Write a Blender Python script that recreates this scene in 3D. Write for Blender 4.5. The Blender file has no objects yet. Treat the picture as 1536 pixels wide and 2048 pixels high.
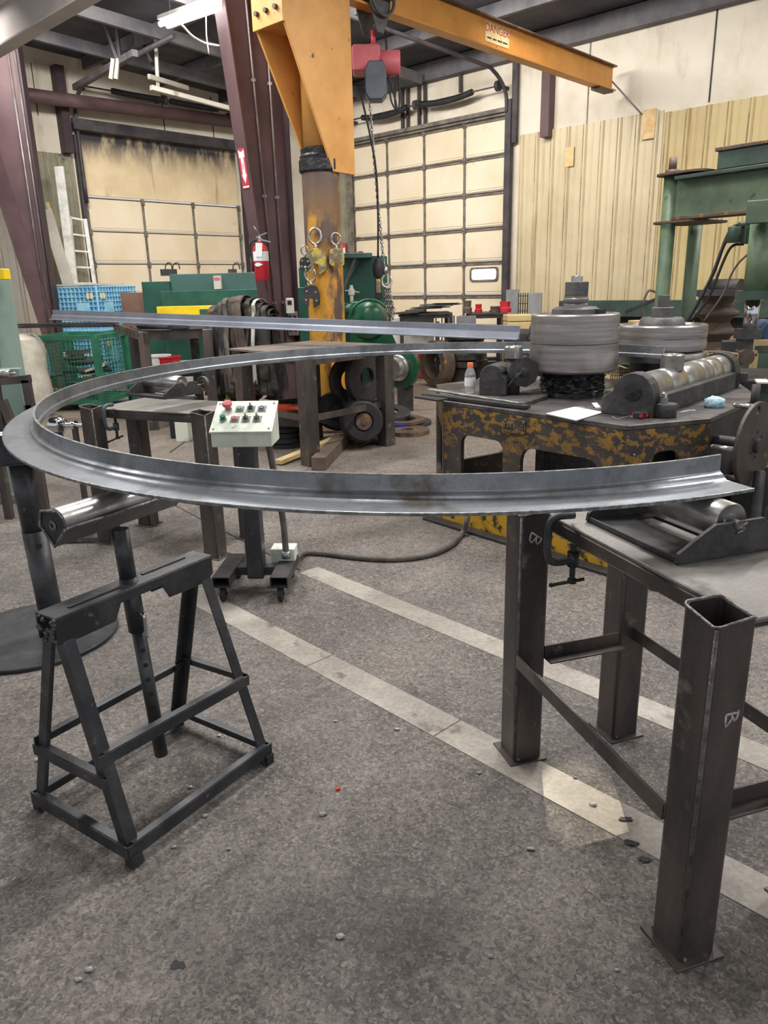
import bpy, bmesh, math, random
from mathutils import Vector as V, Matrix as MX
random.seed(7)
PI = math.pi
C = bpy.context.scene.collection
# ---------------------------------------------------------------- camera model (1536 x 2048)
CF, CP, CR, CH = 1500.0, math.radians(16.8), math.radians(1.4), 1.55
_f = V((0, math.cos(CP), -math.sin(CP))); _r = V((1, 0, 0)); _u = _r.cross(_f)
_R = math.cos(CR)*_r - math.sin(CR)*_u; _U = math.sin(CR)*_r + math.cos(CR)*_u
def ray(x, y):
    d = _f*CF + _R*(x-768) - _U*(y-1024); return d/d.y
def P(x, y, z=0.0):
    d = ray(x, y); t = (z-CH)/d.z; return V((0, 0, CH)) + d*t
def PY(x, y, Y): return V((0, 0, CH)) + ray(x, y)*Y
def ZA(x, y, Y): return CH + ray(x, y).z*Y
# building frame: corner K, right wall along D1, left wall along D2
K = V((-2.32, 19.16, 0)); D1 = V((.725, -.689, 0)).normalized(); D2 = V((-.689, -.725, 0)).normalized()
def rm(u, v, z): return K + D1*u + D2*v + V((0, 0, z))
def onR(x, y, v=0.0):
    d = ray(x, y); o = V((0, 0, CH)); t = (v-(o-K).dot(D2))/d.dot(D2); p = o+d*t; return (p-K).dot(D1), p.z
def onL(x, y, u=0.0):
    d = ray(x, y); o = V((0, 0, CH)); t = (u-(o-K).dot(D1))/d.dot(D1); p = o+d*t; return (p-K).dot(D2), p.z
# ---------------------------------------------------------------- mesh builder
def T(loc=(0, 0, 0), rz=0.0, rx=0.0, ry=0.0):
    return MX.Translation(V(loc)) @ MX.Rotation(rz, 4, 'Z') @ MX.Rotation(ry, 4, 'Y') @ MX.Rotation(rx, 4, 'X')
def frame(o, x, z):
    x = V(x).normalized(); z = V(z); z = (z - x*z.dot(x)).normalized(); y = z.cross(x)
    m = MX.Identity(4)
    for i, a in enumerate((x, y, z)):
        for j in range(3): m[j][i] = a[j]
    o = V(o)
    for j in range(3): m[j][3] = o[j]
    return m
WM = {}
class G:
    def __init__(s, M=None): s.bm = bmesh.new(); s.M = M or MX.Identity(4); s.sm = False
    def v(s, p): return s.bm.verts.new(s.M @ V(p))
    def face(s, vs, sm=False):
        try: f = s.bm.faces.new(vs); f.smooth = sm; return f
        except ValueError: return None
    def hexa(s, a, b):          # two matching loops
        A = [s.v(p) for p in a]; B = [s.v(p) for p in b]; n = len(A)
        s.face(A[::-1]); s.face(B)
        for i in range(n): s.face([A[i], A[(i+1) % n], B[(i+1) % n], B[i]])
        return s
    def box(s, c, d, rz=0, rx=0, ry=0, M=None):
        m = M if M is not None else T(c, rz, rx, ry); x, y, z = d[0]/2, d[1]/2, d[2]/2
        q = [(-x, -y), (x, -y), (x, y), (-x, y)]
        return s.hexa([m @ V((a, b, -z)) for a, b in q], [m @ V((a, b, z)) for a, b in q])
    def bar(s, p0, p1, w, h, up=(0, 0, 1)):
        p0 = V(p0); p1 = V(p1); x = (p1-p0).normalized(); up = V(up)
        if abs(x.dot(up)) > .98: up = V((1, 0, 0))
        m = frame((p0+p1)/2, x, up)
        return s.box(None, ((p1-p0).length, w, h), M=m)
    def prism(s, pts, d, M=None, z0=0.0):   # polygon in local xy, extruded z0..z0+d
        m = M or MX.Identity(4)
        return s.hexa([m @ V((a, b, z0)) for a, b in pts], [m @ V((a, b, z0+d)) for a, b in pts])
    def tubep(s, path, r, n=10, closed=False, caps=True, up=None):
        path = [V(p) for p in path]; k = len(path); rings = []
        rr = r if isinstance(r, (list, tuple)) else [r]*k
        t0 = (path[1]-path[0]).normalized()
        nrm = t0.orthogonal().normalized() if up is None else (V(up)-t0*V(up).dot(t0)).normalized()
        for i, p in enumerate(path):
            a = path[(i-1) % k] if (closed or i > 0) else p
            b = path[(i+1) % k] if (closed or i < k-1) else p
            t = (b-a).normalized(); nrm = (nrm - t*nrm.dot(t)).normalized(); bi = t.cross(nrm)
            rings.append([s.v(p + (nrm*math.cos(2*PI*j/n) + bi*math.sin(2*PI*j/n))*rr[i]) for j in range(n)])
        for i in range(k if closed else k-1):
            A, B = rings[i], rings[(i+1) % k]
            for j in range(n): s.face([A[j], A[(j+1) % n], B[(j+1) % n], B[j]], True)
        if caps and not closed: s.face(rings[0][::-1]); s.face(rings[-1])
        return s
    def cyl(s, p0, p1, r, r1=None, n=20, caps=True):
        return s.tubep([p0, p1], [r, r if r1 is None else r1], n, caps=caps)
    def lathe(s, prof, M=None, n=32, a0=0, a1=2*PI):   # profile (r, z)
        m = M or MX.Identity(4); full = abs(a1-a0-2*PI) < 1e-6; k = n if full else n+1; rings = []
        for r, z in prof:
            if r < 1e-6: rings.append([s.v(m @ V((0, 0, z)))])
            else: rings.append([s.v(m @ V((r*math.cos(a0+(a1-a0)*j/n), r*math.sin(a0+(a1-a0)*j/n), z))) for j in range(k)])
        for i in range(len(rings)-1):
            A, B = rings[i], rings[i+1]
            for j in range(n):
                j2 = (j+1) % k
                if len(A) == 1 and len(B) == 1: continue
                if len(A) == 1: s.face([A[0], B[j2], B[j]], True)
                elif len(B) == 1: s.face([A[j], A[j2], B[0]], True)
                else: s.face([A[j], A[j2], B[j2], B[j]], True)
        s.auto = True
        return s
    def sweep(s, prof, mats, closed=True, smooth=True):   # prof 2d polygon, mats frames: prof x->frame y, prof y->frame z
        R = [[s.v(m @ V((0, a, b))) for a, b in prof] for m in mats]; n = len(prof)
        for i in range(len(R)-1):
            for j in range(n if closed else n-1):
                s.face([R[i][j], R[i][(j+1) % n], R[i+1][(j+1) % n], R[i+1][j]], smooth)
        if closed: s.face(R[0][::-1]); s.face(R[-1])
        s.auto = True
        return s
    def holed(s, outer, holes, d, M=None, z0=0.0):
        m = M or MX.Identity(4); bm2 = bmesh.new(); es = []
        for lp in [outer]+holes:
            vs = [bm2.verts.new((a, b, 0)) for a, b in lp]
            es += [bm2.edges.new((vs[i], vs[(i+1) % len(vs)])) for i in range(len(vs))]
        bmesh.ops.triangle_fill(bm2, use_beauty=True, use_dissolve=False, edges=es)
        fs = bm2.faces[:]
        bv = {}; tv = {}
        for vv in bm2.verts:
            bv[vv] = s.v(m @ V((vv.co.x, vv.co.y, z0))); tv[vv] = s.v(m @ V((vv.co.x, vv.co.y, z0+d)))
        for f in fs:
            s.face([bv[q] for q in f.verts][::-1]); s.face([tv[q] for q in f.verts])
        for e in bm2.edges:
            if len(e.link_faces) == 1:
                a, b = e.verts; s.face([bv[a], bv[b], tv[b], tv[a]])
        bm2.free(); return s
    def ico(s, c, r, sub=2, jit=0.0, sc=(1, 1, 1)):
        ret = bmesh.ops.create_icosphere(s.bm, subdivisions=sub, radius=1.0)
        for q in ret['verts']:
            k = 1+random.uniform(-jit, jit); q.co = s.M @ (V(c)+V((q.co.x*sc[0]*r*k, q.co.y*sc[1]*r*k, q.co.z*sc[2]*r*k)))
        for q in ret['verts']:
            for f in q.link_faces: f.smooth = True
        return s
    def obj(s, name, m, parent=None, bev=0.0, label=None, seg=1, sub=0):
        bm = s.bm; bmesh.ops.recalc_face_normals(bm, faces=bm.faces[:])
        me = bpy.data.meshes.new(name)
        if parent is not None: W = WM[parent.name]
        else:
            xs = [q.co for q in bm.verts]; lo = [min(q[i] for q in xs) for i in range(3)]; hi = [max(q[i] for q in xs) for i in range(3)]
            W = MX.Translation(((lo[0]+hi[0])/2, (lo[1]+hi[1])/2, lo[2]))
        bm.transform(W.inverted()); bm.to_mesh(me); bm.free()
        if getattr(s, 'auto', False):
            try: me.set_sharp_from_angle(angle=math.radians(38))
            except Exception: pass
        me.materials.append(m)
        o = bpy.data.objects.new(name, me); C.objects.link(o)
        if parent is not None: o.parent = parent
        else: o.matrix_world = W
        WM[o.name] = W
        if bev:
            b = o.modifiers.new('bevel', 'BEVEL'); b.width = bev; b.segments = seg; b.limit_method = 'ANGLE'; b.angle_limit = math.radians(50)
        if sub:
            b = o.modifiers.new('sub', 'SUBSURF'); b.levels = sub; b.render_levels = sub
        if label: o['label'] = label
        return o
def tag(o, label, cat, group=None, kind=None):
    o['label'] = label; o['category'] = cat
    if group: o['group'] = group
    if kind: o['kind'] = kind
    return o
def thing(name, label, cat, loc=(0, 0, 0), rz=0.0, group=None):
    o = bpy.data.objects.new(name, None); C.objects.link(o); o.empty_display_size = .1
    o.location = V(loc); o.rotation_euler = (0, 0, rz); WM[o.name] = T(loc, rz)
    return tag(o, label, cat, group)
def struct(o): o['kind'] = 'structure'; return o
def dup(o, M, label=None, parent=None):     # copy of a thing with its parts, placed by matrix M
    c = o.copy(); C.objects.link(c)
    if parent is None:
        c.matrix_world = M; WM[c.name] = M
        if label: c['label'] = label
    else: c.parent = parent; WM[c.name] = M
    for ch in [q for q in o.children]: dup(ch, M, None, c)
    return c
def text(name, body, size, M, m, parent=None, depth=.0015, align='CENTER'):
    cu = bpy.data.curves.new(name, 'FONT'); cu.body = body; cu.size = size; cu.extrude = depth; cu.align_x = align; cu.align_y = 'CENTER'
    t = bpy.data.objects.new(name+'_tmp', cu); C.objects.link(t)
    dg = bpy.context.evaluated_depsgraph_get(); dg.update()
    me = bpy.data.meshes.new_from_object(t.evaluated_get(dg)); bpy.data.objects.remove(t)
    me.name = name; me.materials.clear(); me.materials.append(m)
    W = WM[parent.name] if parent is not None else M
    me.transform(W.inverted() @ M)
    o = bpy.data.objects.new(name, me); C.objects.link(o)
    if parent is not None: o.parent = parent
    else: o.matrix_world = W
    WM[o.name] = W
    return o
def arc(c, r, a0, a1, n): return [(c[0]+r*math.cos(a0+(a1-a0)*i/n), c[1]+r*math.sin(a0+(a1-a0)*i/n)) for i in range(n+1)]
def rrect(x0, y0, x1, y1, r, n=4):
    return arc((x1-r, y0+r), r, -PI/2, 0, n)+arc((x1-r, y1-r), r, 0, PI/2, n)+arc((x0+r, y1-r), r, PI/2, PI, n)+arc((x0+r, y0+r), r, PI, 1.5*PI, n)
def spline(pts, k=8):                      # Catmull-Rom
    pts = [V(p) for p in pts]; out = []
    for i in range(len(pts)-1):
        p0 = pts[i-1] if i else pts[0]*2-pts[1]; p1 = pts[i]; p2 = pts[i+1]; p3 = pts[i+2] if i+2 < len(pts) else p2*2-p1
        for j in range(k):
            t = j/k; out.append(.5*((2*p1)+(p2-p0)*t+(2*p0-5*p1+4*p2-p3)*t*t+(3*p1-p0-3*p2+p3)*t**3))
    out.append(pts[-1]); return out
def lin(c):
    r = []
    for q in c[:3]:
        q = q/255.0; r.append(q/12.92 if q <= .04045 else ((q+.055)/1.055)**2.4)
    return (*r, 1)
def M(name, c1, c2=None, sc=3.0, lo=.42, hi=.62, rough=.6, metal=0.0, c3=None, sc3=9.0, lo3=.6, hi3=.66, bump=0.0, bsc=60.0, st=(1, 1, 1), st3=None, r2=None, speck=0.0, spsc=120, emit=0, grad=None):
    m = bpy.data.materials.new(name); m.use_nodes = True; nt = m.node_tree; N = nt.nodes; L = nt.links
    b = N['Principled BSDF']; b.inputs['Roughness'].default_value = rough; b.inputs['Metallic'].default_value = metal
    col = None
    tc = N.new('ShaderNodeTexCoord'); oi = N.new('ShaderNodeObjectInfo')
    ad = N.new('ShaderNodeVectorMath'); ad.operation = 'ADD'
    cv = N.new('ShaderNodeCombineXYZ'); mu = N.new('ShaderNodeMath'); mu.operation = 'MULTIPLY'; mu.inputs[1].default_value = 13.0
    L.new(oi.outputs['Random'], mu.inputs[0])
    for i in range(3): L.new(mu.outputs[0], cv.inputs[i])
    L.new(tc.outputs['Object'], ad.inputs[0]); L.new(cv.outputs[0], ad.inputs[1])
    def noise(scale, stretch, lo, hi, det=6):
        mp = N.new('ShaderNodeMapping'); mp.inputs['Scale'].default_value = stretch; L.new(ad.outputs[0], mp.inputs['Vector'])
        n = N.new('ShaderNodeTexNoise'); n.inputs['Scale'].default_value = scale; n.inputs['Detail'].default_value = det; n.inputs['Roughness'].default_value = .62
        L.new(mp.outputs[0], n.inputs['Vector'])
        r = N.new('ShaderNodeMapRange'); r.inputs['From Min'].default_value = lo; r.inputs['From Max'].default_value = hi; L.new(n.outputs['Fac'], r.inputs['Value'])
        return r.outputs[0]
    def mix(f, a, c):
        x = N.new('ShaderNodeMix'); x.data_type = 'RGBA'; L.new(f, x.inputs['Factor'])
        if isinstance(a, tuple): x.inputs['A'].default_value = a
        else: L.new(a, x.inputs['A'])
        if isinstance(c, tuple): x.inputs['B'].default_value = c
        else: L.new(c, x.inputs['B'])
        return x.outputs['Result']
    col = lin(c1)
    if c2:
        f = noise(sc, st, lo, hi); col = mix(f, col, lin(c2))
        if r2 is not None:
            rr = N.new('ShaderNodeMapRange'); rr.inputs['To Min'].default_value = rough; rr.inputs['To Max'].default_value = r2; L.new(f, rr.inputs['Value']); L.new(rr.outputs[0], b.inputs['Roughness'])
    if c3:
        f3 = noise(sc3, st3 or (1, 1, 1), lo3, hi3, 8); col = mix(f3, col, lin(c3))
    if grad:     # dirt that gathers at one height of the thing: (z0, z1, colour, noise scale, stretch)
        z0, z1, gc, gs, gst = grad[:5]; glo, ghi = grad[5:] or (.35, .65)
        sx = N.new('ShaderNodeSeparateXYZ'); L.new(tc.outputs['Object'], sx.inputs[0])
        gr = N.new('ShaderNodeMapRange'); gr.inputs['From Min'].default_value = z0; gr.inputs['From Max'].default_value = z1; L.new(sx.outputs['Z'], gr.inputs['Value'])
        nn = noise(gs, gst, glo, ghi); mm = N.new('ShaderNodeMath'); mm.operation = 'MULTIPLY_ADD'; mm.inputs[1].default_value = 1.4; mm.inputs[2].default_value = -.7; L.new(nn, mm.inputs[0])
        aa = N.new('ShaderNodeMath'); aa.operation = 'ADD'; L.new(gr.outputs[0], aa.inputs[0]); L.new(mm.outputs[0], aa.inputs[1]); aa.use_clamp = True
        m2 = N.new('ShaderNodeMath'); m2.operation = 'MULTIPLY'; L.new(aa.outputs[0], m2.inputs[0]); L.new(gr.outputs[0], m2.inputs[1]); m2.use_clamp = True
        col = mix(m2.outputs[0], col, lin(gc))
    if speck:
        f = noise(spsc, (1, 1, 1), .35, .65, 3)
        hs = N.new('ShaderNodeHueSaturation'); rr = N.new('ShaderNodeMapRange'); rr.inputs['To Min'].default_value = 1-speck; rr.inputs['To Max'].default_value = 1+speck; L.new(f, rr.inputs['Value']); L.new(rr.outputs[0], hs.inputs['Value'])
        if isinstance(col, tuple): hs.inputs['Color'].default_value = col
        else: L.new(col, hs.inputs['Color'])
        col = hs.outputs['Color']
    if isinstance(col, tuple): b.inputs['Base Color'].default_value = col
    else: L.new(col, b.inputs['Base Color'])
    if emit:
        b.inputs['Emission Strength'].default_value = emit; b.inputs['Emission Color'].default_value = lin(c1)
    if bump:
        n = N.new('ShaderNodeTexNoise'); n.inputs['Scale'].default_value = bsc; n.inputs['Detail'].default_value = 4; L.new(ad.outputs[0], n.inputs['Vector'])
        bp = N.new('ShaderNodeBump'); bp.inputs['Strength'].default_value = bump; bp.inputs['Distance'].default_value = .01; L.new(n.outputs['Fac'], bp.inputs['Height']); L.new(bp.outputs[0], b.inputs['Normal'])
    return m
m_black = M('black_steel', (64, 66, 71), (92, 92, 94), 6, .42, .68, .42, .55, c3=(126, 122, 118), sc3=22, lo3=.64, hi3=.7, bump=.12, bsc=40, speck=.1)
m_leg = M('dark_tube_steel', (74, 70, 70), (112, 102, 95), 3.5, .42, .66, .38, .5, c3=(140, 128, 116), sc3=12, lo3=.6, hi3=.72, bump=.08, bsc=30, st=(1, 1, .35), speck=.08)
m_bead = M('weld_bead', (150, 148, 144), (100, 98, 96), 60, .4, .6, .4, .7, bump=.5, bsc=220)
m_ring = M('rolled_steel', (168, 173, 180), (116, 120, 124), 3.0, .42, .6, .3, .75, c3=(126, 119, 110), sc3=4.5, lo3=.56, hi3=.68, r2=.5, bump=.05, bsc=90, speck=.06)
m_ringend = M('cut_steel_edge', (170, 172, 172), (120, 122, 124), 40, .4, .6, .4, .7)
m_bar = M('mill_steel_bar', (152, 157, 168), (132, 136, 148), 2, .4, .65, .42, .55, speck=.06)
m_bright = M('bright_roller_steel', (186, 184, 182), (148, 145, 142), 7, .45, .62, .27, .85, c3=(112, 106, 100), sc3=8, lo3=.64, hi3=.74, r2=.42, st=(1, 1, 1))
m_chrome = M('chrome', (210, 212, 216), rough=.12, metal=1)
m_roll = M('bending_roll_steel', (168, 162, 160), (130, 125, 124), 3, .4, .65, .36, .72, c3=(196, 192, 190), sc3=4, lo3=.6, hi3=.74, st=(.5, .5, 9), st3=(.5, .5, 14), bump=.05, bsc=50, speck=.06)
m_cast = M('grey_cast_iron', (104, 103, 102), (80, 79, 80), 8, .4, .65, .55, .4, bump=.25, bsc=70, speck=.12)
m_grease = M('black_grease', (34, 34, 37), (58, 58, 62), 14, .5, .66, .35, .1, bump=1.0, bsc=26)
m_block = M('greasy_black_casting', (60, 59, 60), (82, 80, 80), 9, .45, .65, .55, .3, bump=.3, bsc=40, speck=.15)
m_mach = M('worn_machine_paint', (84, 78, 74), (62, 58, 57), 3, .4, .65, .5, .25, c3=(150, 112, 62), sc3=16, lo3=.58, hi3=.64, bump=.12, bsc=50, speck=.2, grad=(.45, .92, (192, 144, 52), 13, (1, 1, 1.8), .51, .56))
m_machlow = M('yellow_machine_foot', (206, 160, 40), (70, 62, 50), 14, .5, .6, .55, .1, speck=.1)
m_machtop = M('machine_top_plate', (112, 108, 106), (72, 70, 70), 5, .4, .62, .45, .5, speck=.15)
m_table = M('table_plate', (150, 146, 141), (120, 116, 112), 3, .4, .65, .42, .35, c3=(92, 88, 86), sc3=4, lo3=.6, hi3=.72, speck=.1)
m_tabwood = M('dirty_table_plate', (132, 122, 114), (104, 96, 90), 4, .4, .65, .6, .15, speck=.12)
m_panel = M('control_box_paint', (222, 228, 214), (186, 196, 180), 5, .5, .68, .45, 0, c3=(104, 104, 96), sc3=14, lo3=.66, hi3=.7, speck=.05)
m_floor = None
m_orange = M('orange_crane_paint', (222, 164, 92), (204, 146, 76), 2.2, .4, .65, .5, .0, c3=(92, 72, 58), sc3=9, lo3=.66, hi3=.7, speck=.05)
m_orange2 = M('orange_beam_paint', (224, 158, 76), (206, 142, 64), 2.2, .4, .65, .5, .0, c3=(96, 74, 58), sc3=9, lo3=.68, hi3=.72, speck=.05)
m_post = M('scraped_orange_post', (214, 158, 56), (196, 136, 44), 3, .4, .6, .45, .1, c3=(96, 78, 72), sc3=3.2, lo3=.47, hi3=.55, speck=.12, st3=(1, 1, .45), grad=(1.1, 2.6, (104, 86, 76), 4.0, (1, 1, .5), .42, .56))
m_maroon = M('maroon_primer', (98, 75, 77), (80, 60, 63), 1.5, .4, .65, .6, 0, c3=(140, 112, 114), sc3=10, lo3=.7, hi3=.76, speck=.06)
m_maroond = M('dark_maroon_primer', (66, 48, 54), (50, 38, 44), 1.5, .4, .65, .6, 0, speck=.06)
m_green = M('dark_green_paint', (36, 88, 74), (28, 70, 60), 3, .4, .65, .42, 0, speck=.06)
m_greengrey = M('grey_green_paint', (64, 96, 90), (54, 84, 80), 2, .4, .65, .5, 0, speck=.05)
m_green2 = M('gloss_green_paint', (32, 88, 60), (24, 66, 48), 3, .4, .65, .26, 0, speck=.05)
m_press = M('press_green_paint', (104, 124, 96), (78, 96, 78), 2.5, .38, .62, .5, .0, c3=(60, 58, 50), sc3=7, lo3=.62, hi3=.7, speck=.1)
m_pressd = M('press_dark_green', (62, 84, 72), (48, 62, 56), 3, .4, .6, .5, .05, c3=(70, 62, 54), sc3=8, lo3=.6, hi3=.7, speck=.1)
m_mint = M('mint_machine_paint', (136, 158, 148), (112, 138, 130), 2, .4, .65, .5, 0, c3=(90, 104, 104), sc3=6, lo3=.64, hi3=.72, speck=.05)
m_blue = M('light_blue_plastic', (134, 196, 226), (166, 210, 228), 4, .45, .65, .5, 0, speck=.08)
m_bluep = M('pale_plate', (206, 216, 216), (160, 190, 206), 6, .45, .65, .6, 0)
m_wire = M('green_basket', (52, 128, 98), (40, 102, 80), 4, .4, .6, .5, 0, speck=.08)
m_yellow = M('safety_yellow', (246, 214, 26), (226, 190, 24), 3, .45, .65, .5, 0)
m_white = M('white_paint', (228, 226, 220), (196, 194, 188), 6, .45, .65, .6, 0, speck=.04)
m_sack = M('white_sack', (214, 208, 194), (180, 172, 156), 5, .4, .65, .85, 0, bump=.4, bsc=18)
m_red = M('red_enamel', (196, 44, 58), (172, 36, 48), 4, .4, .65, .3, 0)
m_redsign = M('sign_red', (200, 62, 78), rough=.5)
m_pink = M('faded_red_hoist', (208, 104, 110), (186, 90, 98), 5, .4, .65, .5, 0, c3=(110, 70, 72), sc3=9, lo3=.64, hi3=.7)
m_hgrey = M('grey_hoist_cover', (92, 100, 108), (76, 84, 92), 5, .4, .65, .5, .1, speck=.08)
m_chain = M('chain_steel', (196, 194, 190), (130, 128, 126), 30, .4, .6, .35, .8)
m_dark = M('dark_iron', (54, 53, 55), (72, 70, 70), 6, .4, .65, .55, .35, speck=.12)
m_vdark = M('black_rubber', (30, 30, 33), (44, 44, 47), 8, .4, .65, .6, 0)
m_rust = M('brown_iron', (104, 86, 74), (78, 66, 60), 6, .4, .65, .6, .25, c3=(150, 112, 60), sc3=7, lo3=.58, hi3=.66, speck=.15)
m_spool = M('brown_spool_iron', (104, 88, 80), (82, 70, 64), 4, .4, .65, .6, .2, speck=.1)
m_wood = M('pale_lumber', (206, 182, 132), (184, 158, 108), 3, .4, .65, .7, 0, st=(1, 1, 1), speck=.08)
m_woodd = M('brown_timber', (108, 92, 80), (88, 74, 64), 5, .4, .65, .75, 0, speck=.1)
m_ratchet = M('yellow_clamp_paint', (198, 178, 84), (120, 112, 92), 12, .42, .55, .5, .2)
m_conduit = M('conduit', (150, 142, 142), (120, 112, 114), 4, .4, .6, .45, .4)
m_paper = M('paper', (238, 240, 242), rough=.8)
m_board = M('clipboard', (120, 118, 116), rough=.6)
m_rag = M('blue_rag', (150, 196, 222), (196, 218, 228), 30, .4, .6, .9, 0, bump=.5, bsc=90)
m_orangeg = M('orange_glove', (232, 92, 52), (206, 72, 40), 20, .4, .6, .8, 0, bump=.4, bsc=90)
m_bluegl = M('blue_plastic', (30, 70, 190), rough=.4)
m_chalk = M('chalk', (206, 204, 200), (150, 148, 146), 60, .4, .6, .9, 0)
m_hose = M('grey_cable', (112, 106, 100), (90, 84, 80), 12, .4, .6, .7, 0)
m_ivory = M('ivory_device', (220, 218, 206), rough=.5)
m_conc = M('roof_grey_beam', (186, 178, 174), (160, 152, 152), 1.2, .4, .65, .7, 0, speck=.05)
m_lamp = M('lamp_glow', (255, 255, 255), emit=14)
m_wpane = M('daylit_pane', (255, 255, 255), emit=1.6)
m_btn_r = M('red_button', (190, 92, 98), rough=.4)
m_btn_g = M('green_button', (20, 110, 84), rough=.4)
m_btn_gp = M('pale_green_button', (112, 158, 134), rough=.4)
m_btn_k = M('black_switch', (52, 54, 56), (90, 92, 92), 40, .4, .6, .35, .3)
m_silver = M('button_bezel', (170, 174, 172), rough=.3, metal=.8)
m_debris = M('scale_debris', (92, 86, 84), (60, 58, 58), 18, .4, .6, .8, .1)
# ================================================================ SETTING
def floor_mat():
    m = bpy.data.materials.new('worn_concrete'); m.use_nodes = True; nt = m.node_tree; N = nt.nodes; L = nt.links; b = N['Principled BSDF']
    tc = N.new('ShaderNodeTexCoord')
    def noise(sc, det=5, ro=.6):
        n = N.new('ShaderNodeTexNoise'); n.inputs['Scale'].default_value = sc; n.inputs['Detail'].default_value = det; n.inputs['Roughness'].default_value = ro; L.new(tc.outputs['Object'], n.inputs['Vector']); return n.outputs['Fac']
    def rng(x, a, c, lo=0.0, hi=1.0):
        r = N.new('ShaderNodeMapRange'); r.inputs['From Min'].default_value = a; r.inputs['From Max'].default_value = c; r.inputs['To Min'].default_value = lo; r.inputs['To Max'].default_value = hi; L.new(x, r.inputs['Value']); return r.outputs[0]
    def mix(f, a, c, t='MIX'):
        x = N.new('ShaderNodeMix'); x.data_type = 'RGBA'; x.blend_type = t
        if isinstance(f, float): x.inputs['Factor'].default_value = f
        else: L.new(f, x.inputs['Factor'])
        for k, q in (('A', a), ('B', c)):
            if isinstance(q, tuple): x.inputs[k].default_value = q
            else: L.new(q, x.inputs[k])
        return x.outputs['Result']
    c = mix(rng(noise(.6, 5), .36, .64), lin((146, 138, 131)), lin((108, 102, 98)))
    c = mix(rng(noise(2.1, 7, .7), .46, .74), c, lin((82, 77, 75)))
    sx = N.new('ShaderNodeSeparateXYZ'); L.new(tc.outputs['Object'], sx.inputs[0])
    c = mix(rng(sx.outputs['Y'], -4.0, 2.0, 0, .8), c, lin((152, 132, 114)))    # brown dust over the far floor
    # pebbles of the worn aggregate: cells with wobbly outlines, each its own shade
    nz = N.new('ShaderNodeTexNoise'); nz.inputs['Scale'].default_value = 38; nz.inputs['Detail'].default_value = 3; L.new(tc.outputs['Object'], nz.inputs['Vector'])
    va = N.new('ShaderNodeVectorMath'); va.operation = 'MULTIPLY_ADD'; va.inputs[1].default_value = (.03, .03, .03); L.new(nz.outputs['Color'], va.inputs[0]); L.new(tc.outputs['Object'], va.inputs[2])
    def cells(sc):
        vo = N.new('ShaderNodeTexVoronoi'); vo.inputs['Scale'].default_value = sc; L.new(va.outputs[0], vo.inputs['Vector'])
        vs = N.new('ShaderNodeSeparateColor'); L.new(vo.outputs['Color'], vs.inputs[0]); return vo.outputs['Distance'], vs.outputs
    d1, q1 = cells(34); d2, q2 = cells(66); d3, q3 = cells(130)
    def mul(x, y):
        m_ = N.new('ShaderNodeMath'); m_.operation = 'MULTIPLY'; L.new(x, m_.inputs[0]); L.new(y, m_.inputs[1]); return m_.outputs[0]
    worn = rng(noise(1.3, 4), .36, .62, .25, 1.0)
    c = mix(mul(mul(rng(d1, .5, .36), rng(q1[0], .8, .86, 0, .42)), worn), c, lin((184, 174, 163)))
    c = mix(mul(mul(rng(d2, .5, .36), rng(q2[0], .6, .92, 0, .42)), worn), c, lin((178, 168, 157)))
    c = mix(rng(q2[1], .55, .95, 0, .5), c, lin((66, 61, 59)))
    c = mix(rng(q3[2], .35, .95, 0, .55), c, lin((52, 48, 47)))
    c = mix(rng(noise(210, 3, .6), .52, .68, 0, .5), c, lin((56, 52, 50)))
    c = mix(rng(noise(160, 3, .6), .6, .72, 0, .4), c, lin((190, 182, 172)))
    c = mix(rng(q3[0], .78, .9, 0, .35), c, lin((176, 168, 158)))
    c = mix(rng(noise(.9, 5, .7), .54, .72, 0, .6), c, lin((66, 62, 61)))
    c = mix(rng(noise(6, 6, .75), .62, .76, 0, .4), c, lin((168, 162, 155)))
    L.new(c, b.inputs['Base Color'])
    L.new(rng(noise(3.0), .35, .65, .48, .75), b.inputs['Roughness'])
    bp = N.new('ShaderNodeBump'); bp.inputs['Strength'].default_value = .5; bp.inputs['Distance'].default_value = .004; L.new(noise(150, 5, .7), bp.inputs['Height']); L.new(bp.outputs[0], b.inputs['Normal'])
    return m
m_floor = floor_mat()
m_strip = M('steel_floor_strip', (174, 168, 158), (148, 141, 133), 3, .4, .62, .5, .1, c3=(116, 109, 103), sc3=8, lo3=.6, hi3=.68, speck=.14, spsc=60)
m_ins = M('cream_insulation', (226, 217, 200), (206, 194, 174), 1.1, .42, .66, .8, 0, c3=(150, 140, 126), sc3=1.6, lo3=.58, hi3=.78, st3=(1, 1, .22))
m_soot = M('sooty_sheet', (234, 213, 176), (216, 194, 156), 1.4, .4, .65, .7, 0, c3=(140, 124, 104), sc3=3, lo3=.6, hi3=.75, st3=(1, 1, .15), grad=(.5, 1.0, (54, 53, 58), 3.2, (1, 1, .35)))
m_door = M('door_panel_beige', (236, 222, 196), (226, 208, 176), 1.0, .4, .66, .55, 0, c3=(176, 150, 110), sc3=2.2, lo3=.66, hi3=.8)
m_strut = M('door_strut_grey', (132, 126, 116), (98, 92, 86), 5, .4, .6, .55, .1)
m_sidw = M('pale_siding', (206, 191, 156), (188, 171, 136), .9, .4, .66, .45, 0, c3=(150, 130, 98), sc3=2.2, lo3=.58, hi3=.74, st3=(2.6, 2.6, .12))
m_sidy = M('yellow_siding', (200, 180, 130), (184, 162, 112), .9, .4, .66, .45, 0, c3=(168, 134, 78), sc3=2.4, lo3=.63, hi3=.74, st3=(1.6, 1.6, .12))
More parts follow.
